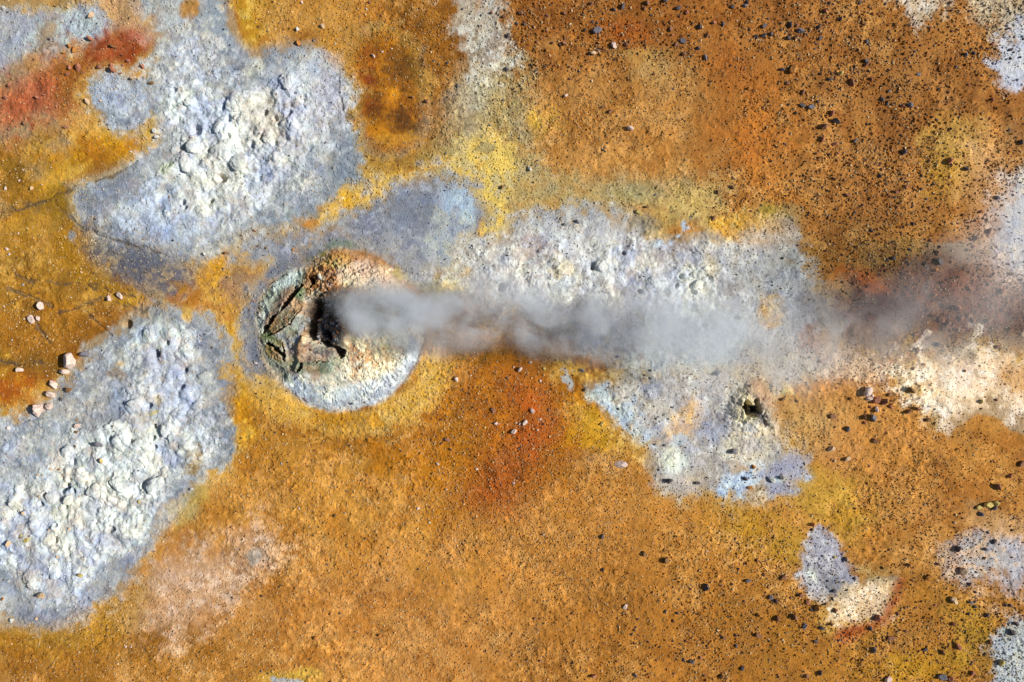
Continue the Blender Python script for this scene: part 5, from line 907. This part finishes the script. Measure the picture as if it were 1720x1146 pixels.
tilt = rng.uniform(-.4, .4, n)[:, None]; Z = V[..., 2]+X*tilt
V = np.stack([X+wx(gx_)[:, None], Y+wy(gy_)[:, None], Z+(gz+sz*S*.5*.3)[:, None]], -1).reshape(-1, 3)
F = (PF[None]+np.arange(n)[:, None, None]*12).reshape(-1, 3)
C = np.repeat(cc, 12, 0)*rng.uniform(.88, 1.12, (n*12, 1))
GRAV, t, p = new_mat('gravel')
at = nd(t, 'ShaderNodeAttribute', attribute_name='mineral'); t.links.new(at.outputs['Color'], p.inputs['Base Color']); p.inputs['Roughness'].default_value = .85; p.inputs['Specular IOR Level'].default_value = .2
add_obj('gravel', mesh_from('gravel', V, F, np.clip(C, .01, .9), GRAV), label='loose gravel and pebbles over the ground', cat='gravel', kind='stuff')
print('gravel pebbles', n)

# ------------------------------------------------------------ lumps of white crust sitting on the crusted fields
LUMPS = '''322,178,7 327,249,15 405,274,18 315,277,16 374,255,18 393,178,15 372,217,13 343,356,13 486,140,13 415,199,11 441,214,8 452,235,9 470,255,8 233,676,12 280,722,11 240,745,16 206,745,15 118,758,12 280,793,11 262,814,17 206,813,17 165,822,15 90,836,10 195,886,16 88,905,12 255,562,14 344,631,12 1010,446,12 945,453,12 1100,475,13 1170,480,11 870,482,10 120,838,10 150,900,12 97,960,10 180,858,12 1207,627,8'''
LL = ['yellowish white lump at the upper left of the upper left crust','white lump just below the dark hole in the upper left crust','large cream lump at the lower right of the upper left crust','white lump left of the middle of the upper left crust','broad white lump in the middle of the upper left crust','cream lump at the top of the upper left crust','round cream lump above the middle of the upper left crust','white lump at the bottom of the upper left crust',
 'cream orange lump at the right top of the upper left crust','round grey green lump beside the cream lump, upper left crust','small tan lump in the brown part of the upper left crust','lower tan lump in the brown part of the upper left crust','small pale lump at the right of the upper left crust','white lump above the yellow streak of the lower left crust','white lump right of the long dark step, lower left crust','white cream lump left of the long dark step, lower left crust',
 'white lump with a dark left edge near the grey round lump','rough blue grey lump at the left of the lower left crust','small round cream lump near the right edge of the lower left crust','large smooth white lump at the right edge of the lower left crust','large pinkish white lump left of the smooth one, lower left crust','broad white lump below the yellow topped stone','long cream lump right of the dark cleft, lower left crust','yellow white lump at the lower right of the lower left crust',
 'white lump above the peach stones, lower left crust','white lump at the top of the lower left crust','grey brown lump near the right edge of the lower left crust','white lump with a dark left edge in the middle crust','cream yellow lump left of the white one, middle crust','cream lump at the edge of the steam, middle crust','pale lump right of the cream one, middle crust','pale lump at the left of the middle crust next to the steam','cream lump right of the dark cleft, lower left crust, beside the long one',
 'low white lump below the dark cleft, lower left crust','pale lump low in the lower left crust','low white lump between the large lumps, lower left crust','grey green lump above the small vent']
def ns(P, s, seed):
    r = np.random.default_rng(seed); o = 0
    for k in range(5):
        m = r.normal(size=3); m /= np.linalg.norm(m); o = o+np.sin(P@m*s*(1+.45*k)+r.uniform(0, 6))/(1+.25*k)
    return o/3.0
V4, F4 = ico(4)
for k, (x, y, r) in enumerate(nums(LUMPS)):
    sd = 300+k; P = V4.copy(); r = r*.85
    rad = 1+.34*ns(P, 1.7, sd)+.16*ns(P, 4.3, sd+50)+.06*ns(P, 11, sd+90)+.025*ns(P, 26, sd+120)
    q = P*rad[:, None]*np.array([1.05, .62+.35*((k*37) % 10)/10, .36]); an = k*1.7; c_, s_ = math.cos(an), math.sin(an)
    q = np.stack([q[:, 0]*c_-q[:, 1]*s_, q[:, 0]*s_+q[:, 1]*c_, q[:, 2]], 1)*r*S
    px = x+q[:, 0]/S; py = y-q[:, 1]/S
    C = sample(GC, px, py); z0 = float(height(x, y)[0])
    hi = alb((236,234,220)); C = C*.75+hi*.25; C *= (1+.10*ns(P, 9, sd+7))[:, None]*(1+.05*ns(P, 24, sd+8))[:, None]
    if k == len(LL)-1: C = C*.75
    zz = q[:, 2]+z0-.12*r*S
    me = mesh_from('crust_lump', np.stack([q[:, 0], q[:, 1], zz-z0], 1), F4, np.clip(C, .01, .9), CRUST, smooth=True)
    add_obj('crust_lump', me, None, LL[k], 'crust lump', 'lumps on the white crust fields', None, (wx(x), wy(y), z0))

# ------------------------------------------------------------ steam drifting from the chasm to the right
ST = [(540,512,.4,14,.0),(562,512,.8,24,.45),(600,520,1.1,40,1.3),(680,532,1.3,54,1.7),(760,537,1.5,54,1.3),(850,528,1.8,52,1.5),(950,538,2.0,58,1.4),(1050,548,2.2,66,1.3),(1150,556,2.4,88,.95),(1250,572,2.6,84,.8),(1350,576,2.8,78,.6),(1450,556,3.1,76,.42),(1550,526,3.3,96,.36),(1650,486,3.5,116,.34),(1760,446,3.8,130,.34),(1950,410,4.2,140,.3),(2150,390,4.4,110,.0)]
ST = np.array(ST); kz = 1-ST[:, 2]/CAMH
SX = (ST[:, 0]-860)*S*kz; SY = (573-ST[:, 1])*S*kz; SR = ST[:, 3]*S*kz*1.42
x0, x1 = SX[0], SX[-1]
ring = []; NS = 28
xs_ = np.linspace(x0, x1, 80)
for xx in xs_:
    yc, zc, R = np.interp(xx, SX, SY), np.interp(xx, SX, ST[:, 2]), np.interp(xx, SX, SR)*1.32
    for k in range(NS):
        an = 2*pi*k/NS; ring.append((xx, yc+R*math.cos(an), max(.25, zc+max(R*.72, .2)*math.sin(an))))
V = np.array(ring); nr = len(xs_)
F = [(i*NS+k, i*NS+(k+1) % NS, (i+1)*NS+(k+1) % NS, (i+1)*NS+k) for i in range(nr-1) for k in range(NS)]
V = np.concatenate([V, [[xs_[0], SY[0], ST[0, 2]], [xs_[-1], SY[-1], ST[-1, 2]]]]); T = [(nr*NS, (k+1) % NS, k) for k in range(NS)]+[(nr*NS+1, (nr-1)*NS+k, (nr-1)*NS+(k+1) % NS) for k in range(NS)]
me = bpy.data.meshes.new('steam_plume'); me.from_pydata(V.tolist(), [], F+T); me.update()
sm = bpy.data.materials.new('steam'); sm.use_nodes = True; t = sm.node_tree
for n_ in list(t.nodes): t.nodes.remove(n_)
out = nd(t, 'ShaderNodeOutputMaterial'); pv = nd(t, 'ShaderNodeVolumePrincipled'); pv.inputs['Color'].default_value = (.84, .915, 1.0, 1); pv.inputs['Anisotropy'].default_value = .1
tc = nd(t, 'ShaderNodeTexCoord')
def mth(op, a, b=None, c=None, clamp=False):
    n_ = t.nodes.new('ShaderNodeMath'); n_.operation = op; n_.use_clamp = clamp
    for i, v in enumerate((a, b, c)):
        if v is None: continue
        if isinstance(v, (int, float)): n_.inputs[i].default_value = v
        else: t.links.new(v, n_.inputs[i])
    return n_.outputs[0]
wn = nd(t, 'ShaderNodeTexNoise', Scale=.62, Detail=3.0, Roughness=.55); t.links.new(tc.outputs['Object'], wn.inputs['Vector'])
sub = nd(t, 'ShaderNodeVectorMath', operation='SUBTRACT'); t.links.new(wn.outputs['Color'], sub.inputs[0]); sub.inputs[1].default_value = (.5, .5, .5)
scl = nd(t, 'ShaderNodeVectorMath', operation='SCALE'); t.links.new(sub.outputs[0], scl.inputs[0]); scl.inputs['Scale'].default_value = 1.7
sep0 = nd(t, 'ShaderNodeSeparateXYZ'); t.links.new(tc.outputs['Object'], sep0.inputs[0])
tx = mth('DIVIDE', mth('SUBTRACT', sep0.outputs['X'], float(x0)), float(x1-x0), clamp=True)
grow = mth('MULTIPLY', tx, 6.0, clamp=True)
sw = nd(t, 'ShaderNodeVectorMath', operation='SCALE'); t.links.new(scl.outputs[0], sw.inputs[0]); t.links.new(mth('MULTIPLY_ADD', grow, .8, .2), sw.inputs['Scale'])
add = nd(t, 'ShaderNodeVectorMath', operation='ADD'); t.links.new(tc.outputs['Object'], add.inputs[0]); t.links.new(sw.outputs[0], add.inputs[1])
sep = nd(t, 'ShaderNodeSeparateXYZ'); t.links.new(add.outputs[0], sep.inputs[0])
def ramp(vals, lo, hi):
    r = nd(t, 'ShaderNodeValToRGB'); t.links.new(tx, r.inputs[0]); cr_ = r.color_ramp
    P_ = [(float((a-x0)/(x1-x0)), float((v-lo)/(hi-lo))) for a, v in zip(SX, vals)]
    cr_.elements[0].position = 0; cr_.elements[1].position = 1
    for j, (pp, vv) in enumerate(P_):
        e = cr_.elements[0] if j == 0 else (cr_.elements[len(cr_.elements)-1] if j == len(P_)-1 else cr_.elements.new(pp)); e.color = (vv, vv, vv, 1)
    return mth('MULTIPLY_ADD', r.outputs[0], float(hi-lo), float(lo))
yc = ramp(SY, -2, 5); zc = ramp(ST[:, 2], 0, 5); Rr = ramp(SR, 0, 2.5); De = ramp(ST[:, 4]*np.interp(ST[:, 0], [600, 800, 1100, 1700], [1.35, .66, .54, .36]), 0, 2.8)
dy = mth('DIVIDE', mth('SUBTRACT', sep.outputs['Y'], yc), Rr); dz = mth('DIVIDE', mth('SUBTRACT', sep.outputs['Z'], zc), mth('MULTIPLY', Rr, .62))
d = mth('SQRT', mth('ADD', mth('MULTIPLY', dy, dy), mth('MULTIPLY', dz, dz)))
mr = nd(t, 'ShaderNodeMapRange', interpolation_type='SMOOTHSTEP'); t.links.new(d, mr.inputs['Value']); mr.inputs['From Min'].default_value = 1.0; mr.inputs['From Max'].default_value = .3
pn = nd(t, 'ShaderNodeTexNoise', Scale=.75, Detail=6.0, Roughness=.62, Distortion=.5); t.links.new(tc.outputs['Object'], pn.inputs['Vector'])
m2 = nd(t, 'ShaderNodeMapRange', interpolation_type='SMOOTHSTEP'); t.links.new(pn.outputs['Fac'], m2.inputs['Value']); m2.inputs['From Min'].default_value = .41; m2.inputs['From Max'].default_value = .6; m2.inputs['To Min'].default_value = .22; m2.inputs['To Max'].default_value = 1.9
dens = mth('MULTIPLY', mth('MULTIPLY', De, mr.outputs[0]), m2.outputs[0])
t.links.new(dens, pv.inputs['Density']); t.links.new(pv.outputs[0], out.inputs['Volume'])
me.materials.append(sm)
add_obj('steam_plume', me, label='steam plume drifting right from the mound', cat='steam', kind='stuff')
